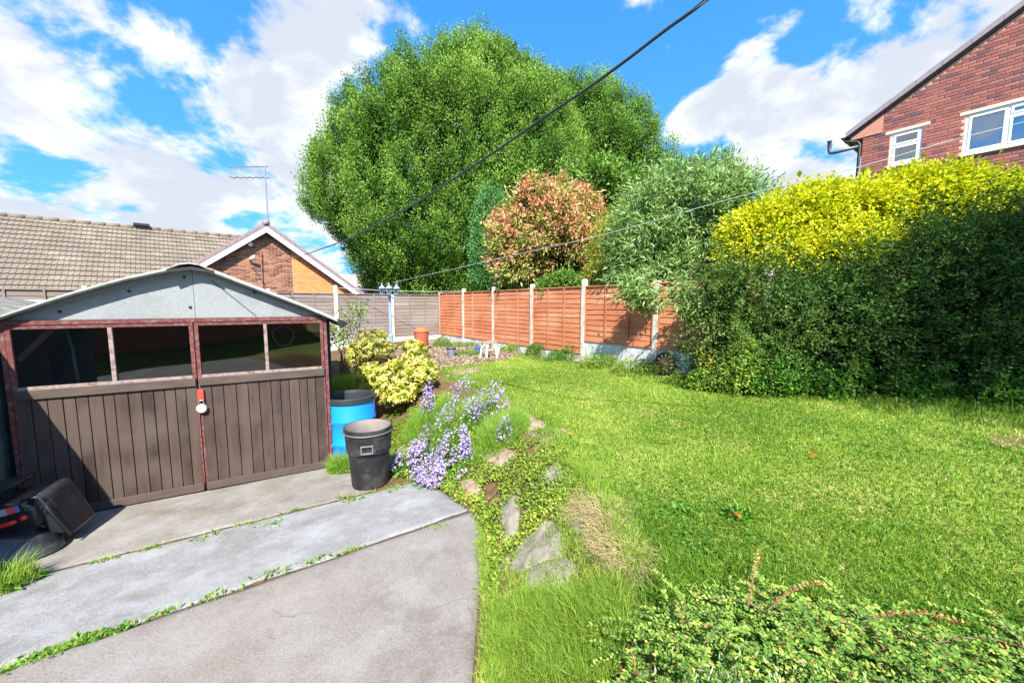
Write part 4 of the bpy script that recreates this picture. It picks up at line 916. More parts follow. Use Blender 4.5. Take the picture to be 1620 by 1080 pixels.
stone('rockery_stone', [(796, 890), (820, 858), (864, 818), (892, 840), (894, 880), (852, 892), (820, 908)], M_ROCK, 'largest flat grey rockery stone with a pointed end', 0.015)
stone('rockery_stone', [(828, 910), (852, 893), (902, 884), (916, 906), (876, 940), (840, 938)], M_ROCK, 'pale grey stone half sunk in the long grass', 0.012)
stone('rockery_stone', [(893, 832), (902, 795), (928, 772), (964, 812), (950, 836), (920, 846)], M_ROCK, 'stone half covered with dry straw at the lawn edge', 0.02, dome=0.02)
stone('rockery_stone', [(786, 900), (800, 884), (812, 888), (800, 905)], M_ROCK, 'small pale stone chip beside the drive edge', 0.03, dome=0.02)
FG = 'stepping stones'
stone('stepping_stone', [(750, 722), (798, 709), (822, 718), (808, 735), (794, 748), (770, 735)], M_FLAG, 'pale wedge-shaped stepping stone among yellow ground cover', 0.025, dome=0.01, group=FG)
stone('stepping_stone', [(818, 653), (832, 655), (862, 668), (866, 676), (832, 686), (820, 678)], M_FLAG, 'brown flagstone beside the lavender at the lawn corner', 0.02, dome=0.005, group=FG)
stone('stepping_stone', [(834, 687), (872, 676), (903, 684), (884, 694), (858, 699)], M_FLAG, 'brown flagstone next to the orange flower', 0.02, dome=0.005, group=FG)
stone('stepping_stone', [(722, 762), (746, 759), (762, 770), (760, 786), (740, 785)], M_FLAG, 'small sunken stepping stone beside the concrete drive', 0.02, dome=0.01, group=FG)
stone('stepping_stone', [(702, 590), (735, 583), (760, 580), (766, 586), (730, 592), (708, 597)], M_FLAG, 'thin stone edging between gravel and lawn', 0.012, dome=0.004, group=FG)

# ------------------------------------------------------------------ blue barrel and black dustbin
def build_barrel():
    p = on_ground(558, 722); p = gp(p[0], p[1]); t = thing('water_butt', 'bright blue plastic barrel with a dark rim beside the garage door', 'barrel', p)
    m = simple('blue_plastic', srgb(18, 128, 214), 0.38, 0.06, 4, spec=0.5); mr = simple('dark_rim', srgb(46, 50, 54), 0.45, 0.15, 12)
    h = 0.88; r = 0.32
    prof = [(0.0, 0.0), (r - .03, 0.0), (r, 0.05), (r, 0.24), (r + .012, 0.26), (r + .012, 0.29), (r, 0.31), (r, 0.55), (r + .012, 0.57), (r + .012, 0.60), (r, 0.62), (r, h - 0.09), (r - 0.012, h - 0.06), (r - 0.012, h - 0.03)]
    obj('barrel_body', MB().lathe(prof, p, 44), m, t, smooth=True)
    obj('rim_band', MB().lathe([(r - .004, h - .060), (r + .012, h - .055), (r + .012, h + .008), (r + .004, h + 0.016), (r - .022, h + .016), (r - 0.031, h - 0.02), (r - 0.034, 0.52), (0, 0.52)], p, 44), mr, t, smooth=False)
    obj('water', MB().lathe([(r - 0.035, h - 0.13), (0.0, h - 0.129)], p, 40), simple('dark_water', (0.02, 0.06, 0.055), 0.04, 0.1, 3, spec=0.6), t)
build_barrel()
def build_bin():
    p = on_ground(586, 766); p = gp(p[0], p[1], 0.01); t = thing('dustbin', 'scuffed black plastic dustbin without a lid in front of the blue barrel', 'dustbin', p)
    m = simple('scuffed_black_plastic', srgb(30, 31, 33), 0.55, 0.25, 12, dirt=srgb(66, 64, 62), dirtscale=4.5); me_ = simple('grey_edge', srgb(104, 104, 104), 0.5, 0.15, 30); mi = simple('dusty_inside', srgb(120, 112, 106), 0.8, 0.2, 8, dirt=srgb(66, 62, 60))
    h = 0.69
    obj('bin_body', MB().lathe([(0, 0), (0.185, 0), (0.195, 0.02), (0.222, 0.40), (0.236, 0.41), (0.25, 0.58), (0.25, h - 0.06), (0.262, h - .055), (0.262, h), (0.248, h), (0.232, h - 0.1), (0.18, 0.03), (0, 0.03)], p, 44), m, t, smooth=False)
    obj('rim', MB().lathe([(0.263, h - 0.058), (0.268, h - 0.05), (0.263, h - 0.042)], p, 44), me_, t, smooth=True)
    obj('inner_wall', MB().lathe([(0.247, h - 0.002), (0.240, h - 0.012), (0.224, h - 0.1), (0.172, 0.05), (0, 0.05)], p, 44), mi, t, smooth=True)
    dv = unit(np.array([-p[0] * 0.6 + 0.25, -p[1], 0.0])); sd = np.cross(Z, dv); c = p + dv * 0.245 + Z * 0.49
    fr = MB(); fr.cbox(c + Z * 0.04, sd, dv, Z, 0.13, 0.035, 0.014); fr.cbox(c - Z * 0.04, sd, dv, Z, 0.13, 0.035, 0.014)
    for s in (-1, 1): fr.cbox(c + sd * s * 0.058, sd, dv, Z, 0.014, 0.035, 0.066)
    hd = obj('handle', fr, me_, t, bevel=0.003); obj('handle_boss', MB().prism([c + sd * x - Z * z_ - dv * 0.03 for x, z_ in ((-0.075, -0.035), (0.075, -0.035), (0.10, 0.055), (-0.10, 0.055))], dv * 0.024), m, t)
build_bin()

# ------------------------------------------------------------------ lawnmower lying by the doors
def build_mower():
    p = np.array(dp(42, 874)); b = np.array([p[0], p[1], p[2] + 0.006]); t = thing('lawnmower', 'black electric lawnmower with grass box parked against the garage doors', 'lawnmower', b)
    X = unit(GU + GN * 0.10); Y = np.cross(Z, X); O = b - X * 0.30 + Y * 0.10
    def q(x, y, z): return O + X * x + Y * y + Z * z
    mb_ = simple('mower_black', (0.016, 0.018, 0.021), 0.24, 0.2, 6, dirt=(0.05, 0.052, 0.055), dirtscale=6); mg = simple('mower_charcoal', (0.016, 0.018, 0.021), 0.24, 0.15, 8, dirt=(0.035, 0.037, 0.038), dirtscale=7)
    obj('cutting_deck', MB().lathe([(0.0, 0.0), (0.40, 0.0), (0.415, 0.03), (0.40, 0.07), (0.34, 0.14), (0.24, 0.20), (0.12, 0.235), (0, 0.245)], q(0.16, -0.16, 0.0), 36, (X, Y, Z), 0.95, 0.66), mb_, t, smooth=True)
    hood = MB(); pr = [(-0.30, 0.16), (0.34, 0.16), (0.44, 0.24), (0.42, 0.40), (0.24, 0.46), (-0.10, 0.40), (-0.30, 0.32)]
    hood.prism([q(x, -0.16, z) for x, z in pr], Y * 0.42); obj('motor_hood', hood, mb_, t, bevel=0.03)
    # grass box: a tapering tub tipped on its end, its flat wall turned to the drive
    gbx = MB().hexa([q(0.45, -0.12, 0.10), q(0.60, -0.10, 0.06), q(0.60, 0.30, 0.06), q(0.45, 0.32, 0.10), q(0.32, -0.14, 0.46), q(0.44, -0.12, 0.50), q(0.44, 0.28, 0.50), q(0.32, 0.30, 0.46)])
    gb = obj('grass_box', gbx, mg, t, bevel=0.06); gb.modifiers['bevel'].segments = 5
    obj('box_rib', MB().tube([q(0.585, -0.125, 0.09), q(0.43, -0.145, 0.488), q(0.335, -0.155, 0.462)], 0.012, 6), mg, gb, smooth=True)
    for k in range(4): obj('vent_slot', MB().cbox(q(0.38 + 0.03 * k, -0.137, 0.38), X * 0.3 + Z * 0.95, Y, X, 0.09, 0.01, 0.012), M_BLACK, gb)
    tray = MB().hexa([q(-0.42, -0.05, 0.40), q(0.22, -0.05, 0.52), q(0.22, 0.26, 0.52), q(-0.42, 0.26, 0.40), q(-0.44, -0.08, 0.45), q(0.24, -0.08, 0.575), q(0.24, 0.28, 0.575), q(-0.44, 0.28, 0.45)]); obj('upper_tray', tray, mb_, t, bevel=0.015)
    n_ = unit(np.cross(q(0.24, -0.08, 0.575) - q(-0.44, -0.08, 0.45), Z)); 
    sx = unit(q(0.24, -0.08, 0.575) - q(-0.44, -0.08, 0.45)); sz = np.cross(n_, sx); sz = sz if sz[2] > 0 else -sz
    c0 = q(0.22, -0.178, 0.40)
    cols = [((0.55, 0.56, 0.57), -0.30, 0.17), ((0.45, 0.46, 0.47), -0.12, 0.17), ((0.30, 0.31, 0.32), 0.01, 0.08), ((0.55, 0.07, 0.07), 0.075, 0.045), ((0.10, 0.16, 0.42), 0.11, 0.02)]
    strip = obj('label_strip', MB().cbox(c0 + sx * -0.12 - Y * 0.0, sx, Y, sz, 0.50, 0.012, 0.07), M_BLACK, t)
    for i, (c, x, w) in enumerate(cols): obj('label_patch', MB().cbox(c0 + sx * x - Y * 0.009, sx, Y, sz, w, 0.006, 0.055), simple('label_%d' % i, c, 0.4, 0.05, 20), strip)
    for i in range(6): obj('letter_block', MB().cbox(c0 + sx * (-0.355 + 0.05 * i) - Y * 0.0135, sx, Y, sz, 0.022 + 0.006 * (i % 3), 0.004, 0.026), simple('letter_dark_%d' % i, (0.10, 0.10, 0.11), 0.5), strip)
    mr = simple('red_lever', (0.55, 0.025, 0.02), 0.35, 0.1, 8)
    obj('release_lever', MB().tube([q(0.06, -0.20, 0.285), q(0.20, -0.21, 0.30), q(0.24, -0.21, 0.305), q(0.31, -0.21, 0.32), q(0.33, -0.21, 0.325)], [0.009, 0.010, 0.016, 0.019, 0.009], 10), mr, t, smooth=True)
    obj('release_button', MB().lathe([(0, 0.03), (0.018, 0.025), (0.02, 0)], q(0.37, -0.20, 0.345), 12, (X, Z, -Y)), mr, t, smooth=True)
    for s in (-1, 1): obj('wheel', MB().lathe([(0, -0.03), (0.075, -0.03), (0.09, -0.015), (0.09, 0.015), (0.075, 0.03), (0, 0.03)], q(-0.22, 0.12 + s * 0.27, 0.09), 22, (X, Z, Y)), mb_, t)
    obj('handle_bar', MB().tube([q(-0.20, -0.17, 0.30), q(-0.55, -0.16, 0.42), q(-0.95, -0.10, 0.50), q(-1.0, 0.1, 0.52), q(-0.95, 0.28, 0.50), q(-0.55, 0.30, 0.42), q(-0.2, 0.28, 0.30)], 0.014, 8), mg, t, smooth=True)
build_mower()

# ------------------------------------------------------------------ lamp post, incinerator, pots, stool, wheel
def build_lamp():
    p = on_z(619, 556, 0.70); p = gp(p[0], p[1]); t = thing('lamp_post', 'blue-grey garden lamp post with three lanterns', 'lamp post', p)
    m = simple('faded_blue_paint', srgb(128, 148, 172), 0.55, 0.12, 14); mg = glass_mat('lantern_glass', 0.8, (0.85, 0.88, 0.9))
    zt = at_y(619, 466, p[1])[2] - p[2]
    obj('post', MB().lathe([(0.0, 0), (0.10, 0), (0.10, 0.05), (0.075, 0.08), (0.08, 0.22), (0.06, 0.26), (0.065, 0.42), (0.072, 0.44), (0.072, 0.50), (0.05, 0.53), (0.047, 0.62), (0.055, 0.64), (0.045, 0.67), (0.038, zt - 0.1), (0.05, zt - 0.07), (0.05, zt - 0.03), (0.03, zt), (0, zt)], p, 16), m, t, smooth=False)
    for a in (R(200), R(285), R(10)):
        d = np.array([math.cos(a), math.sin(a), 0]); R0 = 0.21; c = p + Z * (zt - 0.02) + d * R0
        arm = obj('arm', MB().tube([p + Z * (zt - 0.06), p + Z * (zt - 0.10) + d * 0.10, p + Z * (zt - 0.07) + d * 0.19, c], 0.014, 8), m, t, smooth=True)
        ln = thing('lantern', None, None, c); ln.parent = t; ln.location = tuple(c - WLOC[t])
        obj('lantern_base', MB().lathe([(0, 0), (0.035, 0), (0.06, 0.03), (0.05, 0.045), (0, 0.045)], c, 6), m, ln)
        obj('glazing', MB().lathe([(0.052, 0.046), (0.085, 0.20)], c, 6), mg, ln)
        fr = MB()
        for k in range(6): th = k * math.pi / 3; e = np.array([math.cos(th), math.sin(th), 0]); fr.tube([c + e * 0.053 + Z * 0.045, c + e * 0.087 + Z * 0.20], 0.006, 4)
        obj('lantern_frame', fr, m, ln); obj('bulb', MB().lathe([(0, 0.05), (0.02, 0.06), (0.03, 0.11), (0.015, 0.15), (0, 0.155)], c, 10), M_WHITE, ln, smooth=True)
        obj('lantern_roof', MB().lathe([(0.108, 0.20), (0.10, 0.215), (0.06, 0.265), (0.03, 0.285), (0.022, 0.31), (0.03, 0.325), (0.012, 0.345), (0.008, 0.375), (0, 0.38)], c, 6), m, ln)
build_lamp()
def build_incinerator():
    p = on_z(667, 553, 0.74); p = gp(p[0], p[1]); t = thing('garden_incinerator', 'rust-red garden incinerator drum with conical lid by the grey fence', 'incinerator', p)
    m = simple('rust_red_metal', srgb(158, 84, 62), 0.75, 0.15, 10, dirt=srgb(128, 66, 50), dirtscale=4); m2 = simple('rust_orange_lid', srgb(200, 98, 58), 0.75, 0.12, 10)
    obj('drum', MB().lathe([(0, 0.04), (0.20, 0.04), (0.205, 0.06), (0.222, 0.54), (0.228, 0.55), (0.228, 0.57), (0.21, 0.57), (0, 0.56)], p, 30), m, t)
    lid = obj('lid', MB().lathe([(0.235, 0.555), (0.245, 0.572), (0.235, 0.59), (0.12, 0.665), (0.055, 0.69), (0, 0.69)], p, 30), m2, t)
    obj('chimney', MB().lathe([(0.05, 0.68), (0.05, 0.75), (0.035, 0.75), (0.035, 0.69)], p, 16), m2, lid)
    for k in range(3): th = 0.5 + k * 2.09; e = np.array([math.cos(th), math.sin(th), 0]); obj('leg', MB().tube([p + e * 0.17 + Z * 0.06, p + e * 0.19 + Z * -0.01], 0.014, 6), m, t)
build_incinerator()
def build_pots():
    soil = simple('potting_soil', srgb(70, 52, 40), 0.95, 0.3, 40, bmp=0.5)
    p = on_z(714, 564, 0.75); p = gp(p[0], p[1]); t = thing('plant_pot', 'empty dark grey plant pot standing on the gravel', 'plant pot', p)
    obj('pot_body', MB().lathe([(0, 0), (0.085, 0), (0.112, 0.17), (0.112, 0.215), (0.125, 0.22), (0.125, 0.245), (0.108, 0.245), (0.1, 0.2), (0, 0.2)], p, 26), simple('grey_pot', srgb(112, 120, 130), 0.5, 0.12, 8), t)
    obj('pot_rim', MB().lathe([(0.127, 0.218), (0.132, 0.232), (0.127, 0.25), (0.107, 0.25)], p, 26), simple('dark_pot_rim', srgb(54, 58, 62), 0.5), t); obj('soil', MB().lathe([(0.104, 0.205), (0, 0.215)], p, 20), soil, t)
    p = on_z(757, 559, 0.75); p = gp(p[0], p[1]); t = thing('plant_pot', 'glazed blue plant pot beside the small white stool', 'plant pot', p)
    obj('pot_body', MB().lathe([(0, 0), (0.06, 0), (0.095, 0.08), (0.10, 0.15), (0.085, 0.19), (0.095, 0.21), (0.08, 0.21), (0, 0.17)], p, 24), simple('blue_glaze', srgb(62, 76, 150), 0.25, 0.3, 10, spec=0.6), t, smooth=True); obj('soil', MB().lathe([(0.078, 0.185), (0, 0.19)], p, 20), soil, t)
    p = on_z(773, 566, 0.75); p = gp(p[0], p[1]); t = thing('garden_stool', 'small white-legged stool with faded red-brown top on the gravel', 'stool', p)
    m = simple('white_painted_wood', (0.78, 0.77, 0.74), 0.7, 0.08, 12); mt = simple('faded_red_brown_top', srgb(176, 128, 114), 0.8, 0.15, 10)
    for i in range(3): obj('seat_board', MB().cbox(p + U * 0.0 + V * (-0.105 + 0.105 * i) + Z * 0.40, U, V, Z, 0.36, 0.10, 0.03), mt, t, bevel=0.006)
    for sx in (-1, 1):
        for sy in (-1, 1): obj('leg', MB().tube([p + U * sx * 0.12 + V * sy * 0.11 + Z * 0.39, p + U * sx * 0.165 + V * sy * 0.15 - Z * 0.01], 0.021, 6), m, t)
    obj('stretcher', MB().tube([p + U * -0.14 + V * 0.0 + Z * 0.2, p + U * 0.14 + Z * 0.2], 0.014, 6), m, t)
    p2 = on_z(787, 560, 0.75); p2 = gp(p2[0], p2[1]); t = thing('plant_pot', 'little off-white pot tucked behind the white stool', 'plant pot', p2)
    obj('pot_body', MB().lathe([(0, 0), (0.055, 0), (0.075, 0.12), (0.083, 0.125), (0.083, 0.15), (0.068, 0.15), (0, 0.12)], p2, 20), simple('off_white_pot', srgb(214, 206, 186), 0.6, 0.08, 10), t); obj('soil', MB().lathe([(0.066, 0.13), (0, 0.135)], p2, 16), soil, t)
build_pots()
def build_wheel():
    c0 = FP0 - V * SP * 0.17 + OUTF * 0.19; c = np.array([c0[0], c0[1], float(tz(c0[0], c0[1])) + 0.215]); Nd = unit(OUTF + Z * 0.22); Xd = V; Yd = np.cross(Nd, Xd); Yd = Yd if Yd[2] > 0 else -Yd
    t = thing('spoked_wheel', 'black-rimmed wheel with tan spokes leaning on the gravel board', 'wheel', np.array([c0[0], c0[1], float(tz(c0[0], c0[1]))]))
    n = 40; vs = []; fs = []; m = 8
    for i in range(n):
        a = 2 * math.pi * i / n; e = Xd * math.cos(a) + Yd * math.sin(a)
        for j in range(m): b = 2 * math.pi * j / m; vs.append(c + e * (0.202 + 0.022 * math.cos(b)) + Nd * 0.028 * math.sin(b))
    fs = [(i * m + j, i * m + (j + 1) % m, ((i + 1) % n) * m + (j + 1) % m, ((i + 1) % n) * m + j) for i in range(n) for j in range(m)]
    obj('tyre', MB().add(vs, fs), M_BLACK, t, smooth=True)
    mt = simple('tan_wood', srgb(206, 160, 108), 0.7, 0.15, 12)
    obj('backing_disc', MB().lathe([(0.185, -0.004), (0.0, -0.004)], c, 30, (Xd, Yd, Nd)), simple('dark_brown_disc', srgb(92, 58, 40), 0.8, 0.2, 10), t)
    for k in range(12):
        a = 2 * math.pi * k / 12; e = Xd * math.cos(a) + Yd * math.sin(a); s_ = np.cross(Nd, e)
        obj('spoke', MB().prism([c + e * 0.035 - s_ * 0.006, c + e * 0.185 - s_ * 0.021, c + e * 0.185 + s_ * 0.021, c + e * 0.035 + s_ * 0.006], Nd * 0.012), mt, t)
    obj('hub', MB().lathe([(0, 0.03), (0.03, 0.026), (0.04, 0.0)], c, 18, (Xd, Yd, Nd)), mt, t)
build_wheel()

# ------------------------------------------------------------------ overhead lines
def line_through(pxs, A, B, r, n=8, wob=0.0):
    """a cable in the upright plane that holds plan points A and B; its heights are read off the photograph"""
    A = np.array([*A, 0.0]); B = np.array([*B, 0.0]); d = B - A; nn = np.array([d[1], -d[0], 0.0]); return [on_plane(px, py, A, nn) for px, py in pxs]
def smooth_path(P, n):
    P = np.array(P); t = np.concatenate([[0], np.cumsum(np.linalg.norm(np.diff(P, axis=0), axis=1))]); out = []
    for s in np.linspace(0, t[-1], n):
        i = min(max(np.searchsorted(t, s) - 1, 0), len(P) - 2); u = (s - t[i]) / (t[i + 1] - t[i]); p0, p1, p2, p3 = P[max(i - 1, 0)], P[i], P[i + 1], P[min(i + 2, len(P) - 1)]
        out.append(0.5 * ((2 * p1) + (-p0 + p2) * u + (2 * p0 - 5 * p1 + 4 * p2 - p3) * u * u + (-p0 + 3 * p1 - 3 * p2 + p3) * u ** 3))
    return out
M_CABLE = simple('cable_sheath', (0.03, 0.032, 0.045), 0.5, 0.2, 5)
P = line_through([(1180, -62), (1118, 0), (1050, 50), (985, 100), (925, 143), (865, 183), (805, 225), (750, 262), (695, 298), (640, 332), (590, 358), (545, 380), (505, 395), (470, 407), (440, 415), (410, 421), (392, 426)], at_y(1118, 0, 2.6)[:2], (-9.1, 13.75), 0.01)
P = [np.array([3.0, 0.75, 5.2])] + P
tag(obj('overhead_cable', MB().tube(smooth_path(P, 140), 0.0115, 8), M_CABLE, None, smooth=True, base=P[-1]), 'thick dark overhead cable sagging from top of view to the bungalow gable', 'cable')
P = line_through([(1640, 188), (1480, 229), (1360, 264), (1200, 303), (1100, 330), (1000, 359), (900, 384), (800, 406), (720, 425), (640, 443), (622, 447)], at_y(1640, 188, 3.6)[:2], at_y(622, 447, 11.6)[:2], 0.004)
tag(obj('washing_line', MB().tube(smooth_path(P, 60), 0.0045, 5), simple('pale_line', (0.42, 0.45, 0.44), 0.6), None, base=P[-1]), 'thin pale washing line running down to the garden lamp post', 'wire')
a, b = CORNER - U * SP * 2 + Z * 2.70 + BOUT * 0.06, FP0 + V * SP * 4 + Z * 2.60 + OUTF * 0.06
tag(obj('fence_wire', MB().tube([a * (1 - s) + b * s - Z * 0.05 * math.sin(math.pi * s) for s in np.linspace(0, 1, 14)], 0.006, 5), simple('galvanised_wire', (0.5, 0.51, 0.52), 0.5), None, base=a), 'thin wire stretched across the corner just above the grey fence', 'wire')

# ------------------------------------------------------------------ lawn
M_GRASS = leaf_mat('grass_blade', [(0.0, srgb(70, 112, 30)), (0.35, srgb(112, 148, 48)), (0.65, srgb(144, 174, 68)), (0.85, srgb(176, 194, 88)), (1.0, srgb(200, 190, 130))], 0.45, 0.6)
def build_lawn():
    N0 = 2350000
    x = rng.uniform(-3.6, 9.0, N0); y = rng.uniform(0.9, 14.5, N0)
    d = np.hypot(x, y); keep = (np.abs(x) < 1.42 * y + 0.7) & (rng.random(N0) < np.clip((2.3 / np.maximum(d, 1.0)) ** 1.75, 0, 1))
    x, y, d = x[keep], y[keep], d[keep]; m = lawn_mask(x, y); keep = rng.random(len(x)) < m; x, y, d = x[keep], y[keep], d[keep]
    P = np.stack([x, y, tz(x, y)], 1); P2 = P[:, :2]
    patch = fbm(P2, 0.9, 31, 3); fine = fbm(P2, 5.0, 41, 2)
    edge = np.clip(1 - (x - top_x(y)) / 0.35, 0, 1)
    fr = np.clip(1 - np.minimum(fence_side(x, y) - 0.25, np.where(x > 2, (hedge_y(np.maximum(x, 2)) + 0.05 - y), 9)) / 0.5, 0, 1)
    h = (0.012 + 0.014 * rng.random(len(x)) + 0.028 * np.clip(fine - 0.25, 0, 1)) * np.where(rng.random(len(x)) < 0.03, 1.7, 1.0) * (1 + 0.08 * d) * (1 + 2.2 * edge * rng.random(len(x)) + 1.6 * fr)
    w = 0.0032 * (1 + 0.24 * d)
    rnd = 0.34 + 0.95 * (patch - 0.45) + 0.5 * (fine - 0.5) + rng.normal(0, 0.19, len(x)) + np.where(rng.random(len(x)) < 0.05, 0.42, 0) - 0.04 + 0.08 * np.clip((y - 5) / 4, 0, 1)
    rnd = np.clip(rnd, 0.02, 0.99)
    o = blades('lawn_grass', P, h, w, rng.uniform(0.2, 1.3, len(x)), rng.uniform(0, 6.283, len(x)), rnd, M_GRASS, kind='stuff'); tag(o, 'mown green lawn grass with paler dry patches', 'grass')
    print('lawn blades', len(x))
build_lawn()
M_CLOVER = leaf_mat('clover_leaf', [(0, srgb(58, 108, 32)), (0.6, srgb(88, 140, 46)), (1, srgb(122, 166, 72))], 0.3, 0.5)
def build_clover():
    n = 3200; x = rng.uniform(0.9, 5.5, n * 6); y = rng.uniform(1.0, 4.6, n * 6)
    k = (fbm(np.stack([x, y], 1), 0.8, 55, 3) > 0.55 - 0.05 * (x > 2)) & (lawn_mask(x, y) > 0.9); x, y = x[k][:n], y[k][:n]; n = len(x)
    P = np.stack([x, y, tz(x, y) + rng.uniform(0.025, 0.05, n)], 1); a = rng.uniform(0, 6.283, n)
    P = np.repeat(P, 3, 0); a = np.repeat(a, 3) + np.tile([0, 2.09, 4.19], n); D = np.stack([np.cos(a), np.sin(a), np.full(3 * n, 0.15)], 1); Nn = Z + rng.normal(0, 0.15, (3 * n, 3))
    o = leaves('clover', P, D, Nn, 0.013, 0.012, np.repeat(rng.random(n), 3), M_CLOVER, kind='stuff', droop=0.0); tag(o, 'clover growing through the lawn grass', 'clover')
build_clover()

# ------------------------------------------------------------------ foliage builder
def surf_points(ells, n, zmin=None, rmin=0.80, rmax=1.03, camside=True, noise=0.12, nscale=0.5, seed=1, inside=0.86):
    ells = [(np.asarray(c, float), np.asarray(r, float)) for c, r in ells]
    area = np.array([(r[0] * r[1] + r[1] * r[2] + r[0] * r[2]) for c, r in ells]); area /= area.sum()
    out = []; outn = []; tot = 0
    for _ in range(12):
        k = rng.choice(len(ells), n * 2, p=area); C = np.array([ells[i][0] for i in k]); Rr = np.array([ells[i][1] for i in k]); d = rand_dirs(len(k))
        nn = unit(d / Rr); f = rng.uniform(rmin, rmax, len(k)) ** 1.0; p = C + d * Rr * f[:, None]
        p = p + nn * ((fbm(p, nscale, seed, 3) - 0.5) * 2 * noise * Rr.mean(1))[:, None]
        ok = np.ones(len(k), bool)
        for i, (c, r) in enumerate(ells): ok &= ~((k != i) & (np.linalg.norm((p - c) / r, axis=1) < inside))
        if zmin is not None: ok &= p[:, 2] > zmin
        if camside: ok &= (np.einsum('ij,ij->i', nn, unit(CAMP - p)) > -0.45)
        out.append(p[ok]); outn.append(nn[ok]); tot += ok.sum()
        if tot >= n: break
    return np.concatenate(out)[:n], np.concatenate(outn)[:n]
def clumped(name, C, Nn, per, rad, L, W, mat, parent, axis=None, along=1.0, up=0.5, jit=0.8, rnd_fn=None, norm_up=0.5, droop=0.12, cvar=0.5, kind=None):
    """leaves gathered in clumps: C clump centres, Nn outward normals, axis the direction each clump is drawn out along"""
    n = len(C); ax = unit(Nn + Z * up) if axis is None else unit(axis)
    cc = np.repeat(np.arange(n), per); m = len(cc)
    off = rng.normal(0, 1, (m, 3)) * rad; t = rng.uniform(-0.5, 1.0, m) * along
    P = C[cc] + off + ax[cc] * t[:, None]
    D = unit(ax[cc] * 0.9 + rng.normal(0, jit, (m, 3)) * 0.6 + unit(off) * 0.35); Nl = unit(Nn[cc] * 0.6 + Z * norm_up + rng.normal(0, 0.55, (m, 3)))
    s = rng.uniform(0.7, 1.25, m); cr = rng.random(n)[cc]; r = cvar * cr + (1 - cvar) * rng.random(m)
    if rnd_fn is not None: r = rnd_fn(P, r, cc, t / max(along, 1e-6))
    return leaves(name, P, D, Nl, L * s, W * s, r, mat, parent, droop=droop, kind=kind)
def limbs(parent, base, tips, r0, mat=M_BARK, name='trunk', sub='branch', top=0.45):
    """a tapering trunk with limbs that leave it and reach the given points"""
    base = np.asarray(base, float); tips = np.asarray(tips, float); c = tips.mean(0); mid = base * 0.5 + c * 0.5; mid[:2] += rng.normal(0, 0.04, 2) * np.linalg.norm(c - base)
    tr = obj(name, MB().tube(smooth_path([base - Z * 0.1, base * 0.7 + mid * 0.3, mid, mid * 0.4 + c * 0.6], 10), list(np.linspace(r0, r0 * 0.4, 10)), 10), mat, parent, smooth=True)
    b = MB()
    for tp in tips:
        s = rng.uniform(0.25, 0.95); st = base * (1 - s) + mid * s; k = st * 0.5 + tp * 0.5 + np.array([0, 0, 0.12 * np.linalg.norm(tp - st)])
        b.tube(smooth_path([st, k, tp], 7), list(np.linspace(r0 * 0.42, r0 * 0.08, 7)), 6)
    obj(sub, b, mat, parent, smooth=True)['kind'] = 'stuff'
PEM = [0.0]     # how far the sprays of the plant in hand stand out beyond the ellipsoid
def pe(px, py, Y, rx, ry, rd):
    """an ellipsoid whose centre and half sizes are read off the photograph at distance Y"""
    s = Y / F; m = PEM[0]; return at_y(px, py, Y), np.array([max(rx * s - m, 0.4 * rx * s), max(rd - m, 0.4 * rd), max(ry * s - m, 0.4 * ry * s)])

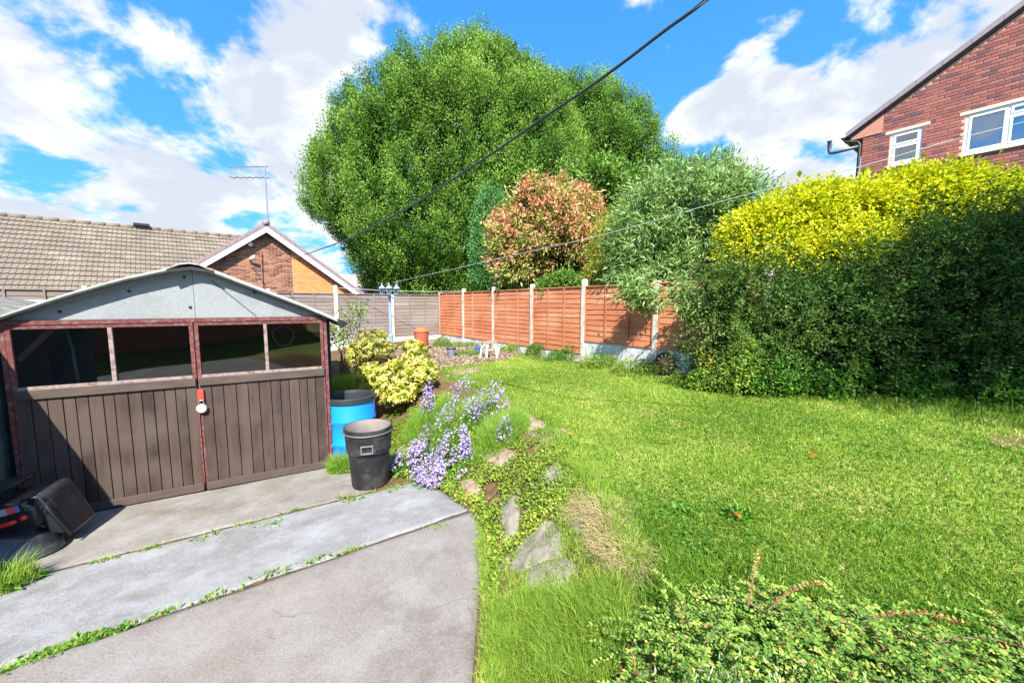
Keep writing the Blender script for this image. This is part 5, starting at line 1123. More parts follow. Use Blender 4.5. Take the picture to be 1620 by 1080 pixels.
# ------------------------------------------------------------------ great hornbeam
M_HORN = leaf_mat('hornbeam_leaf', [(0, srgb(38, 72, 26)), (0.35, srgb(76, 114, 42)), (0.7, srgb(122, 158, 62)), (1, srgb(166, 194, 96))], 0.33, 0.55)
def build_tree():
    Y = 25.0
    MAIN = [(20, 783, 804), (45, 738, 820), (65, 704, 838), (90, 656, 860), (110, 622, 878), (140, 582, 900), (185, 530, 925), (235, 498, 940), (285, 488, 945), (335, 496, 940), (385, 520, 925), (430, 556, 905), (462, 590, 880)]
    RIGHT = [(92, 905, 948), (112, 880, 972), (140, 860, 1000), (185, 845, 1032), (235, 840, 1052), (290, 840, 1060), (350, 840, 1058), (410, 845, 1050), (462, 850, 1040)]
    shr = lambda rows: [(480 - (480 - p) * 0.96, 765 + (a - 765) * 0.975, 765 + (c - 765) * 1.02) for p, a, c in rows]      # the sprays stand out beyond this surface
    MAIN, RIGHT = shr(MAIN), shr(RIGHT)
    def envelope(rows, Yc, n, inset=0.0, zmin=1.4):
        py = np.array([r[0] for r in rows], float); q = [at_y(r[1], r[0], Yc) for r in rows]; xl = np.array([p[0] for p in q]); zz = np.array([p[2] for p in q]); xr = np.array([at_y(r[2], r[0], Yc)[0] for r in rows])
        o = np.argsort(zz); zz, xl, xr = zz[o], xl[o], xr[o]; hw = np.maximum((xr - xl) / 2, 0.1); m = n * 4
        z = rng.uniform(zmin, zz[-1] - 0.5 - 3.5 * inset, m); h = np.interp(z, zz, hw); k = rng.random(m) < (h + 1.0) / (hw.max() + 1.0); z = z[k]; h = np.maximum(np.interp(z, zz, hw) * (1 - inset) - 0.5, 0.05)
        xm = np.interp(z, zz, (xl + xr) / 2); hd = np.minimum(h * 0.62, 4.6 * (1 - inset)) + 0.02; a = rng.uniform(-math.pi * 1.12, math.pi * 0.12, len(z)); sl = (np.interp(z + 0.4, zz, hw) - np.interp(z - 0.4, zz, hw)) / 0.8
        p = np.stack([xm + h * np.cos(a), Yc + hd * np.sin(a), z], 1); nn = unit(np.stack([np.cos(a), np.sin(a) * h / hd, -sl], 1)); return p[:n], nn[:n]
    def plumes(C, Nn): # boughs stand out as upright ridges
        return C + Nn * ((fbm(C * np.array([1, 1, 0.5]), 0.55, 77, 2) - 0.5) * 3.4 + (fbm(C * np.array([1, 1, 0.7]), 1.7, 79, 2) - 0.5) * 1.3 - 0.3)[:, None]
    b = np.array([at_y(735, 470, Y)[0], Y, 0.9]); t = thing('hornbeam_tree', 'huge dome-shaped green tree towering behind the fence corner', 'tree', b)
    b2 = np.array([at_y(955, 470, Y + 2)[0], Y + 2, 0.9]); t2 = thing('hornbeam_tree', 'tall green tree standing against the right flank of the huge dome-shaped tree', 'tree', b2)
    for tt_, bb, rows, Yc, n1, n2, n3 in ((t, b, MAIN, Y, 2500, 2600, 2100), (t2, b2, RIGHT, Y + 2, 950, 1000, 1000)):
        C, Nn = envelope(rows, Yc, n1); C = plumes(C, Nn)
        limbs(tt_, bb, C[rng.choice(len(C), 40)] * 0.78 + np.array([bb[0], bb[1], 8.0]) * 0.22, 0.5)
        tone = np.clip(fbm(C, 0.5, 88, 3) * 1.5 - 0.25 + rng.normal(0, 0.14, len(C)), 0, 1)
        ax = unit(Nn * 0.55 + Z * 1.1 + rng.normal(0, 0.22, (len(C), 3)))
        clumped('crown', C, Nn, 108, 0.15, 0.116, 0.063, M_HORN, tt_, axis=ax, along=0.85, jit=0.7, norm_up=0.35, rnd_fn=lambda P, r, cc, q: np.clip(0.46 * tone[cc] + 0.16 * r + 0.40 * np.clip(q, 0, 1), 0, 1))  # tips lightened in leaf colour, painting highlights on the tufts
        C, Nn = envelope(rows, Yc, n2, 0.10); clumped('inner_foliage', plumes(C, Nn) - Nn * 0.55, Nn, 20, 0.20, 0.19, 0.12, M_HORN, tt_, along=0.4, jit=1.0, rnd_fn=lambda P, r, cc, q: r * 0.5)  # inner leaves take darker greens, painting shade into the gaps
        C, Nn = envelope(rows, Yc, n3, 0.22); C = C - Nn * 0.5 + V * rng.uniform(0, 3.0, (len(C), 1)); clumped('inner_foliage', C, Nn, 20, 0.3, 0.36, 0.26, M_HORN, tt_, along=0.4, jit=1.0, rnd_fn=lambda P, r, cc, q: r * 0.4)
build_tree()

# ------------------------------------------------------------------ trees and shrubs behind the orange fence
M_CON = leaf_mat('blue_green_conifer', [(0, srgb(62, 108, 58)), (0.6, srgb(94, 146, 80)), (1, srgb(132, 172, 106))], 0.3, 0.6)
def build_conifer():
    PEM[0] = 0.12
    Y = 15.6; b = np.array([at_y(770, 470, Y)[0], Y, 0.75]); t = thing('conifer', 'slim blue-green columnar conifer beside the red-leaved shrub', 'tree', b)
    ells = [pe(773, 390, Y, 24, 84, 0.7), pe(764, 420, Y, 19, 52, 0.6), pe(786, 352, Y, 14, 42, 0.4), pe(770, 340, Y, 9, 28, 0.3), pe(793, 330, Y, 7, 22, 0.25)]
    C, Nn = surf_points(ells, 950, zmin=0.9, rmin=0.75, noise=0.1, nscale=1.5, seed=8); limbs(t, b, C[:10] * 0.6 + np.array([b[0], b[1], 3.0]) * 0.4, 0.09)
    clumped('crown', C, Nn, 44, 0.06, 0.10, 0.05, M_CON, t, axis=unit(Nn * 0.5 + Z * 1.3 + rng.normal(0, 0.2, Nn.shape)), along=0.32, jit=0.5)
build_conifer()
M_PHO = leaf_mat('photinia_leaf', [(0, srgb(70, 100, 40)), (0.30, srgb(118, 140, 60)), (0.50, srgb(168, 170, 92)), (0.66, srgb(214, 176, 132)), (0.84, srgb(216, 150, 122)), (1, srgb(208, 112, 94))], 0.3, 0.35, tint=(1.2, 1.0, 0.6), spec=0.2)
def build_photinia():
    PEM[0] = 0.36
    Y = 12.6; b = np.array([at_y(862, 470, Y)[0], Y, 0.75]); t = thing('red_tipped_shrub', 'tall shrub with coral-red young leaves hanging over the orange fence', 'shrub', b)
    ells = [pe(862, 360, Y, 76, 66, 1.3), pe(820, 392, Y - .1, 50, 60, 1.1), pe(915, 358, Y + .2, 46, 62, 1.1), pe(885, 322, Y + .1, 46, 36, 0.8), pe(818, 425, Y - .5, 42, 34, 0.8), pe(905, 400, Y, 52, 52, 1.0)]
    C, Nn = surf_points(ells, 760, zmin=2.3, rmin=0.68, rmax=1.10, noise=0.60, nscale=1.5, seed=12); limbs(t, b, C[:16] * 0.7 + np.array([b[0], b[1], 3.4]) * 0.3, 0.10)
    tipred = rng.random(len(C)) ** 1.0
    def rf(P, r, cc, tt):
        hi = np.clip((P[:, 2] - 2.6) / 3.0, 0, 1); red = (tipred[cc] < 0.26 + 0.36 * hi)
        return np.where(red & (tt > 0.35), 0.54 + 0.46 * r, np.where(tt > 0.4, 0.30 + 0.30 * r, 0.05 + 0.45 * r))
    clumped('crown', C, Nn, 56, 0.085, 0.13, 0.047, M_PHO, t, along=0.42, up=0.55, jit=0.95, rnd_fn=rf, droop=0.25)
build_photinia()
PEM[0] = 0.2
M_GRN = leaf_mat('mid_green_leaf', [(0, srgb(54, 92, 34)), (0.5, srgb(96, 138, 54)), (1, srgb(156, 182, 96))], 0.33, 0.45)
def shrub(name, label, ells, mat, n, per, rad, L, W, along=0.25, zmin=0.5, seed=1, up=0.5, cat='shrub', base=None, r0=0.06, group=None, noise=0.14, nscale=1.4, jit=0.9, rf=None, droop=0.15, nup=0.5, camside=True):
    c = np.mean([e[0] for e in ells], 0) if base is None else base; bz = float(tz(c[0], c[1])); b = np.array([c[0], c[1], bz]); t = thing(name, label, cat, b, group)
    C, Nn = surf_points(ells, n, zmin=zmin, rmin=0.72, noise=noise, nscale=nscale, seed=seed, camside=camside)
    cen = np.mean([e[0] for e in ells], 0); limbs(t, b, C[:14] * 0.75 + cen * 0.25, r0, name='stem')
    clumped('foliage', C, Nn, per, rad, L, W, mat, t, along=along, up=up, jit=jit, rnd_fn=rf, droop=droop, norm_up=nup); return t
shrub('leafy_tree', 'fresh green leafy tree rising between the red shrub and grey-green tree', [pe(945, 305, 14.5, 40, 52, 1.1), pe(985, 330, 14.5, 40, 60, 1.1), pe(930, 350, 14.5, 40, 60, 1.0)], M_GRN, 420, 44, 0.10, 0.16, 0.075, 0.35, 2.0, 17, cat='tree', r0=0.09, droop=0.3)
shrub('laurel_shrub', 'low bright green shrub peeping over the orange fence below the red shrub', [pe(893, 448, 10.4, 30, 22, 0.5), pe(868, 455, 10.6, 24, 14, 0.4)], M_GRN, 160, 36, 0.05, 0.085, 0.04, 0.14, 2.0, 19, base=np.array([1.5, 10.6, 0]))
M_YG = leaf_mat('yellow_green_leaf', [(0, srgb(92, 108, 34)), (0.5, srgb(148, 156, 62)), (1, srgb(196, 196, 96))], 0.35, 0.5)
shrub('privet_bush', 'olive-green bush half hidden by the grey-green tree above the fence', [pe(962, 405, 10.6, 34, 58, 0.7), pe(985, 370, 10.8, 26, 50, 0.6), pe(950, 440, 10.4, 30, 30, 0.5)], M_YG, 420, 44, 0.07, 0.06, 0.03, 0.22, 1.6, 23)
M_BUD = leaf_mat('grey_green_leaf', [(0, srgb(70, 106, 48)), (0.4, srgb(110, 144, 74)), (0.75, srgb(150, 176, 106)), (1, srgb(190, 204, 158))], 0.32, 0.5, tint=(1.1, 1.1, 0.65))
def build_buddleia():
    PEM[0] = 0.36
    Y = 9.0; b = np.array([at_y(1098, 470, Y)[0], Y + 0.1, 0.8]); t = thing('grey_green_tree', 'loose grey-green narrow-leaved tree arching over the orange fence', 'tree', b)
    ells = [pe(1085, 338, Y + .2, 92, 72, 1.1), pe(1030, 385, Y, 62, 74, 0.9), pe(1140, 358, Y + .2, 52, 76, 0.9), pe(1060, 308, Y + .3, 46, 42, 0.6), pe(1008, 425, Y - .3, 40, 46, 0.7), pe(1125, 410, Y, 50, 58, 0.8), pe(1055, 430, Y - .4, 56, 36, 0.7), pe(1120, 292, Y + .3, 44, 34, 0.5)]
    C, Nn = surf_points(ells, 1150, zmin=2.35, rmin=0.55, rmax=1.14, noise=0.55, nscale=1.6, seed=27, inside=0.6)
    ex = np.array([at_y(1018 + rng.normal(0, 14), 462 + rng.uniform(-12, 22), 7.55) for _ in range(26)] + [at_y(1100 + rng.normal(0, 9), 478 + rng.uniform(-16, 26), 6.55) for _ in range(20)]); C = np.concatenate([C, ex]); Nn = np.concatenate([Nn, np.tile(-U, (len(ex), 1))])
    limbs(t, b, C[:18] * 0.75 + np.array([b[0], b[1], 3.6]) * 0.25, 0.07, simple('pale_bark', srgb(150, 128, 96), 0.9, 0.2, 15))
    obj('branch', MB().tube(smooth_path([at_y(1098, 470, 9.0), at_y(1098, 420, 8.0), at_y(1092, 440, 7.2), at_y(1100, 470, 6.6)], 12), list(np.linspace(0.02, 0.006, 12)), 6), M_BARK, t)
    clumped('crown', C, Nn, 46, 0.065, 0.135, 0.030, M_BUD, t, along=0.55, up=0.35, jit=1.0, droop=0.35, cvar=0.35)
build_buddleia()

# ------------------------------------------------------------------ golden hedge and dark cotoneaster on the right
M_GOLD = leaf_mat('golden_leaf', [(0, srgb(120, 146, 26)), (0.35, srgb(176, 188, 36)), (0.7, srgb(212, 212, 52)), (1, srgb(232, 226, 92))], 0.35, 0.5, tint=(1.15, 1.05, 0.4))
def build_gold():
    PEM[0] = 0.22
    ells = [pe(1210, 378, 7.1, 66, 56, 0.8), pe(1265, 356, 7.1, 72, 58, 0.8), pe(1350, 345, 7.0, 84, 56, 0.8), pe(1450, 330, 6.9, 90, 62, 0.8), pe(1550, 345, 6.8, 96, 62, 0.8), pe(1660, 360, 6.7, 110, 70, 0.8), pe(1215, 408, 6.9, 72, 40, 0.7), pe(1330, 404, 6.6, 84, 52, 0.8), pe(1270, 415, 6.7, 60, 40, 0.7), pe(1300, 330, 7.2, 50, 36, 0.5)]
    b = gp(6.4, 7.4); t = thing('golden_hedge', 'bright golden-yellow leafy hedge above the dark cotoneaster', 'hedge', b)
    C, Nn = surf_points(ells, 2500, zmin=2.4, rmin=0.78, rmax=1.08, noise=0.28, nscale=1.6, seed=33, inside=0.8)
    limbs(t, b, C[:24] * 0.8 + np.array([b[0], b[1], 3.0]) * 0.2, 0.09)
    ax = unit(Nn * 0.9 + Z * 0.1 + rng.normal(0, 0.35, Nn.shape)); height_share = lambda P: np.clip((P[:, 2] - 2.6) / 1.6, 0, 1)
    # leaves turn greener towards the right-hand end
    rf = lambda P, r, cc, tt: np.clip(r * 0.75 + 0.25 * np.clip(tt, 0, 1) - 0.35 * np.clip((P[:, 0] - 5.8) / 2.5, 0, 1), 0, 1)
    clumped('foliage', C, Nn, 40, 0.050, 0.064, 0.037, M_GOLD, t, axis=ax, along=0.34, jit=0.8, norm_up=1.4, rnd_fn=rf)
    C2, N2 = surf_points(ells, 1500, zmin=2.4, rmin=0.5, rmax=0.78, noise=0.1, nscale=1.3, seed=33, inside=0.5); clumped('inner_foliage', C2, N2, 14, 0.12, 0.12, 0.075, M_GOLD, t, along=0.2, jit=1.0, rnd_fn=lambda P, r, cc, tt: r * 0.4)
build_gold()
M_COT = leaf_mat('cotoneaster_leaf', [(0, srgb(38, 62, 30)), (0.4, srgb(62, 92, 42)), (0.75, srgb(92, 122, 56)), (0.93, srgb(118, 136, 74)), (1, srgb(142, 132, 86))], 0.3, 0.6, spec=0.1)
def build_cotoneaster():
    PEM[0] = 0.12
    t = thing('cotoneaster_hedge', 'tall dark green cotoneaster hedge with arching sprays beside the lawn', 'hedge', gp(5.0, 5.9))
    ells = []
    for x, zt, r in ((3.62, 1.5, 0.42), (3.95, 1.85, 0.55), (4.35, 2.10, 0.70), (4.9, 2.40, 0.8), (5.5, 2.72, 0.9), (6.2, 3.05, 0.95), (7.0, 3.30, 1.0), (7.9, 3.45, 1.05)):
        g = 0.8; ells.append((np.array([x, hedge_y(x) + r * 0.92, g + (zt - g) * 0.45]), np.array([r, r * 0.95, (zt - g) * 0.58])))
    ells += [pe(1190, 440, 6.2, 52, 24, 0.5), pe(1150, 462, 6.3, 46, 20, 0.4), pe(1115, 488, 6.4, 26, 12, 0.25), pe(1170, 515, 6.1, 44, 40, 0.4)]
    C, Nn = surf_points(ells, 4600, zmin=0.75, rmin=0.72, rmax=1.16, noise=0.34, nscale=1.5, seed=41, inside=0.78)
    tang = unit(rng.normal(0, 1, C.shape) + np.array([0.0, 0, 0.25])); ax = unit(tang * 0.75 + Nn * 0.75 + np.array([-0.25, -0.1, -0.15]))
    b = MB()
    for i in rng.choice(len(C), 150, replace=False):
        c = C[i]; s = np.array([c[0] + rng.normal(0, 0.15), c[1] + 0.5, max(0.8, c[2] - rng.uniform(0.4, 1.3))]); b.tube(smooth_path([s, s * 0.5 + c * 0.5 + Z * 0.22, c + ax[i] * 0.3], 7), list(np.linspace(0.016, 0.004, 7)), 5)
    obj('branch', b, M_BARK, t, smooth=True)['kind'] = 'stuff'
    st = MB()
    for x in np.linspace(3.4, 8.4, 9): st.tube(smooth_path([gp(x, hedge_y(x) + 1.1, -0.1), gp(x + rng.normal(0, .1), hedge_y(x) + 0.9, 0.8), gp(x + rng.normal(0, .2), hedge_y(x) + 0.85, 1.6)], 8), list(np.linspace(0.035, 0.012, 8)), 7)
    obj('stem', st, M_BARK, t, smooth=True)
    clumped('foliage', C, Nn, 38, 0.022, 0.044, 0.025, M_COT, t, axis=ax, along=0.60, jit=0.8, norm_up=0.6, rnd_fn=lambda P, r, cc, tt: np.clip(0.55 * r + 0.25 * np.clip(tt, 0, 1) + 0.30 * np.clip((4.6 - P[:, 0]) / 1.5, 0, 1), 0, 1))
    m = 420; k = rng.choice(len(C), m, replace=False); k = k[(C[k][:, 2] > 1.2)]; m = len(k); S = C[k] - Nn[k] * 0.25; ln = rng.uniform(0.55, 1.15, m); dr = unit(Nn[k] * [1, 1, 0.3] + np.array([-0.75, -0.25, 0.45]) + rng.normal(0, 0.25, (m, 3)))
    q = 64; tt = np.tile(np.linspace(0.05, 1, q), m); i = np.repeat(np.arange(m), q); path = lambda i, tt: S[i] + dr[i] * (ln[i] * tt)[:, None] - Z * (ln[i] * 0.55 * tt ** 2)[:, None]
    sd = unit(np.cross(dr, Z))[i] * np.where(np.arange(m * q) % 2, 1, -1)[:, None]
    leaves('arching_spray', path(i, tt) + rng.normal(0, 0.012, (m * q, 3)), unit(sd + dr[i] * 0.7 + rng.normal(0, 0.3, (m * q, 3))), unit(Z + rng.normal(0, 0.35, (m * q, 3))), 0.05, 0.026, np.clip(0.45 + 0.45 * rng.random(m)[i] * tt + 0.15 * rng.random(m * q), 0, 1), M_COT, t)
    tw = MB()
    for j in range(0, m, 2): tw.tube(path(np.array([j] * 5), np.linspace(0, 1, 5)), [0.006, 0.005, 0.004, 0.003, 0.002], 4)
    obj('arching_twig', tw, M_BARK, t)['kind'] = 'stuff'
    C2, N2 = surf_points(ells[:8], 3000, zmin=0.75, rmin=0.45, rmax=0.85, noise=0.1, nscale=1.0, seed=41, inside=0.5)
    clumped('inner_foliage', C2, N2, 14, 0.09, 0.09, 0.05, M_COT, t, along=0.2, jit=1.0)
build_cotoneaster()
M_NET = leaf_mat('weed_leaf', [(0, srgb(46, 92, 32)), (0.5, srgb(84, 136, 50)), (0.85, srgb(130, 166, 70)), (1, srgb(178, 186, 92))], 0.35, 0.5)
def mound(name, label, px, py, rx, ry, h, n, mat, L, W, cat='weed', group=None, seed=0, blades_n=0, bl_h=0.3, bl_w=0.004, bmat=None, stems=6, jit=0.9, rf=None, up=0.7, pos=None):
    """a low leafy plant: leaves through a dome over the ground, thin stems and, if asked, grassy blades"""
    c = on_ground(px, py) if pos is None else np.array([pos[0], pos[1], 0.0]); b = gp(c[0], c[1]); t = thing(name, label, cat, b, group)
    if n:
        r = np.sqrt(rng.random(n)); a = rng.uniform(0, 6.283, n); x = b[0] + rx * r * np.cos(a); y = b[1] + ry * r * np.sin(a)
        lump = fbm(np.stack([x, y], 1), 4.0, seed + 60, 2); top = h * np.sqrt(np.clip(1 - r * r, 0.03, 1)) * (0.55 + 0.9 * lump)
        z = tz(x, y) + top * rng.uniform(0.15, 1.0, n) ** 0.45
        P = np.stack([x, y, z], 1); out = np.stack([np.cos(a) * r, np.sin(a) * r, np.full(n, up)], 1)
        D = unit(out + rng.normal(0, jit, (n, 3))); s = rng.uniform(0.6, 1.3, n); rr = 0.45 * lump + 0.55 * rng.random(n)
        if rf is not None: rr = rf(P, rr, r)
        leaves('foliage', P, D, unit(Z + out * 0.4 + rng.normal(0, 0.45, (n, 3))), L * s, W * s, rr, mat, t, droop=0.18)
    if stems:
        m = MB()
        for _ in range(stems):
            a = rng.uniform(0, 6.283); q = rng.uniform(0.1, 0.8); e = gp(b[0] + rx * q * math.cos(a), b[1] + ry * q * math.sin(a), h * 0.75); s = gp(b[0] + rx * q * 0.5 * math.cos(a), b[1] + ry * q * 0.5 * math.sin(a), -0.02)
            m.tube([s, (s + e) / 2 + Z * 0.03, e], [0.005, 0.004, 0.002], 5)
        obj('stem', m, M_STEM, t)['kind'] = 'stuff'
    if blades_n:
        r = np.sqrt(rng.random(blades_n)); a = rng.uniform(0, 6.283, blades_n); x = b[0] + rx * r * np.cos(a); y = b[1] + ry * r * np.sin(a)
        hh = bl_h * np.sqrt(np.clip(1.05 - r * r, 0.08, 1)) * rng.uniform(0.6, 1.15, blades_n)
        blades('blade', np.stack([x, y, tz(x, y)], 1), hh, bl_w, rng.uniform(0.1, 0.8, blades_n), a + rng.normal(0, 0.9, blades_n), 0.25 + 0.6 * rng.random(blades_n), bmat or M_GRASS, t)
    return t
M_STEM = simple('green_stem', srgb(96, 112, 56), 0.7, 0.2, 20)
M_NETL = leaf_mat('pale_weed_leaf', [(0, srgb(82, 122, 40)), (0.5, srgb(128, 164, 62)), (0.85, srgb(166, 188, 84)), (1, srgb(196, 200, 100))], 0.4, 0.5)  # lighter yellow-green leaves of some weed clumps
# weeds and nettles at the foot of the hedge and the fence
for i, (x, y, rx, ry, h, lab) in enumerate(((3.1, 6.0, .32, .24, .46, 'yellow-green weeds crowding the foot of the hedge beside the wheel'), (3.5, 5.75, .40, .30, .85, 'tall nettles at the sunlit end of the dark hedge'), (3.95, 5.55, .5, .35, .66, 'broad-leaved weeds below the hedge next to the tall nettles'),
                                         (4.6, 5.25, .5, .32, .50, 'shaded weeds along the middle of the hedge foot'), (5.3, 4.92, .5, .3, .42, 'low ivy-like weeds under the shaded hedge'), (6.0, 4.6, .5, .3, .40, 'weeds under the far shaded end of the hedge'), (6.8, 4.28, .55, .3, .38, 'last weeds under the hedge near the house'), (7.6, 3.95, .55, .3, .38, 'weeds beyond the last of the shaded hedge foot'))):
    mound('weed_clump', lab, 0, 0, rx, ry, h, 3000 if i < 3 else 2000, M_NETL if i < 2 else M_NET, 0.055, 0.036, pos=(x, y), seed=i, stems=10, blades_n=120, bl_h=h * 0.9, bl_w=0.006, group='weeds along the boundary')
for i, (px, py, rx, ry, h, lab, n) in enumerate(((1010, 592, .55, .3, .34, 'grassy weeds below the gravel board beside the wheel', 900), (950, 582, .5, .28, .38, 'seedy weeds under the second concrete post before the wheel', 800), (895, 570, .5, .3, .36, 'bushy green weeds under the orange fence', 1500), (855, 562, .4, .28, .42, 'small dark green shrub at the foot of an orange fence post', 1500), (985, 545, .22, .2, .95, 'tall thin flowering weed in front of the gravel board', 260), (810, 556, .4, .25, .22, 'low weeds between the stool and the fence', 600), (1075, 606, .34, .16, .16, 'grassy fringe in front of the wheel', 500), (700, 548, .3, .2, .3, 'dry orange weeds in the gravel corner', 500), (738, 562, .5, .25, .12, 'thin low weeds growing through the gravel beside the grey pot', 420), (735, 548, .5, .25, .16, 'straggly weeds between the grey pot and the orange fence', 420))):
    mound('weed_clump', lab, px, py, rx, ry, h, n, M_NETL if i in (0, 1, 5, 6) else M_NET, 0.05, 0.022, seed=i + 20, stems=9, blades_n=300, bl_h=h * 1.05, bl_w=0.006, group='weeds along the boundary')
M_YFL = leaf_mat('yellow_bloom', [(0, srgb(214, 190, 40)), (1, srgb(244, 222, 80))], 0.3, 0.5)
mound('yellow_flowers', 'yellow flowering plant at the corner of the hedge', 0, 0, .30, .2, .80, 240, M_YFL, 0.045, 0.03, cat='flowers', pos=(3.2, 5.95), seed=9, stems=8)

# ------------------------------------------------------------------ garden border beside the garage
M_EUO = leaf_mat('variegated_leaf', [(0, srgb(92, 124, 40)), (0.3, srgb(150, 166, 56)), (0.6, srgb(210, 206, 92)), (1, srgb(240, 232, 158))], 0.35, 0.45, tint=(1.1, 1.05, 0.6))
def rosettes(name, label, ells, n, L, W, mat, seed, zmin=0.1, per=12):
    cen = np.mean([e[0] for e in ells], 0); b = gp(cen[0], cen[1]); t = thing(name, label, 'shrub', b)
    C, Nn = surf_points(ells, n, zmin=zmin, rmin=0.60, rmax=1.08, noise=0.36, nscale=2.6, seed=seed, camside=False); limbs(t, b, C[:14] * 0.7 + cen * 0.3, 0.03, name='stem')
    m = n * per; cc = np.repeat(np.arange(len(C)), per); m = len(cc); u_ = unit(Nn + Z * 0.8)[cc]; ra = unit(rng.normal(0, 1, (m, 3))); ra = unit(ra - u_ * np.einsum('ij,ij->i', ra, u_)[:, None])
    lay = rng.random(m); D = unit(ra + u_ * (0.15 + 0.9 * lay[:, None])); P = C[cc] + u_ * (lay[:, None] - 0.5) * L * 1.2; dep = rng.random(len(C))
    dark = (np.arange(len(C)) % 5 == 0)[cc]
    leaves('foliage', P, D, unit(u_ + rng.normal(0, 0.2, (m, 3))), L * rng.uniform(.7, 1.2, m), W, np.where(dark, 0.25, 1.0) * np.clip(0.35 + 0.65 * lay * (0.6 + 0.4 * dep[cc]) + rng.normal(0, .08, m), 0, 1), mat, t, droop=0.3); return t
def be(x, y, z, rx, ry, rz): return (np.array([x, y, float(tz(x, y)) + z]), np.array([rx, ry, rz]))
Ye = 6.6; PEM[0] = 0.13
rosettes('variegated_shrub', 'big yellow and cream variegated shrub behind the blue barrel', [pe(640, 600, Ye, 52, 42, .5), pe(605, 600, Ye - .1, 46, 34, .5), pe(662, 575, Ye + .2, 34, 38, .45), pe(650, 548, Ye + .5, 26, 20, .35), pe(625, 625, Ye - .3, 40, 24, .4), pe(675, 590, Ye, 30, 30, .4), pe(585, 590, Ye, 32, 26, .4)], 800, 0.062, 0.030, M_EUO, 51)
M_EU2 = leaf_mat('gold_pink_leaf', [(0, srgb(112, 136, 52)), (0.5, srgb(172, 182, 78)), (0.8, srgb(204, 196, 112)), (1, srgb(212, 184, 136))], 0.35, 0.5)
rosettes('gold_shrub', 'golden shrub with pinkish tips in front of the grey fence', [pe(585, 545, 9.6, 36, 30, .6), pe(610, 552, 9.8, 22, 22, .5), pe(560, 560, 9.2, 22, 26, .5)], 420, 0.07, 0.03, M_EU2, 53)
def build_rose():
    p = gp(*on_z(546, 592, 0.45)[:2]); t = thing('rose_bush', 'leggy rose bush with dark stems beside the garage corner', 'shrub', p); Yp = p[1]
    m = MB(); tips = [at_y(*q, Yp + rng.normal(0, 0.1)) for q in ((530, 520), (545, 500), (556, 490), (572, 486), (535, 545), (560, 515), (525, 535), (570, 505), (550, 530))]
    for tp in tips: m.tube(smooth_path([p + np.array([rng.normal(0, .08), rng.normal(0, .08), -0.03]), p * 0.5 + tp * 0.5 + np.array([rng.normal(0, .06), 0, 0.05]), tp], 8), list(np.linspace(0.013, 0.004, 8)), 6)
    obj('stem', m, simple('rose_stem', srgb(86, 72, 54), 0.8, 0.2, 20), t, smooth=True)
    C = np.concatenate([np.array(tips), np.array([at_y(*q, Yp) for q in ((540, 522), (530, 530), (538, 538), (548, 548), (552, 512), (565, 496), (578, 492), (525, 520), (545, 535))])]); clumped('foliage', C, np.tile([-0.3, -0.8, 0.3], (len(C), 1)), 36, 0.085, 0.065, 0.042, M_GRN, t, along=0.12, jit=1.0)
build_rose()
M_FEA = leaf_mat('feathery_leaf', [(0, srgb(92, 140, 44)), (0.5, srgb(136, 176, 62)), (1, srgb(186, 208, 118))], 0.5, 0.6)
for px, py, rx, ry, h, n, lab in ((680, 668, .42, .38, .36, 4200, 'feathery green plant between the barrel and purple flowers'), (735, 672, .45, .40, .38, 4600, 'feathery green mound among lilac flower spikes'), (790, 690, .36, .34, .32, 3200, 'feathery green plant beside the brown flagstones'), (540, 620, .40, .5, .45, 4200, 'feathery green growth between garage corner and blue barrel'), (545, 742, .20, .22, .30, 2200, 'bright feathery green clump at the foot of the garage door')):
    mound('feathery_plant', lab, px, py, rx, ry, h * 0.45, 500, M_FEA, 0.035, 0.016, cat='plant', blades_n=n, bl_h=h, bl_w=0.0042, bmat=M_FEA, stems=0, seed=px % 37, group='feathery green plants in the border')
M_PUR = leaf_mat('purple_petal', [(0, srgb(128, 106, 166)), (0.5, srgb(158, 138, 188)), (0.85, srgb(188, 174, 208)), (1, srgb(208, 198, 218))], 0.3, 0.6, tint=(1.0, 0.9, 1.1))
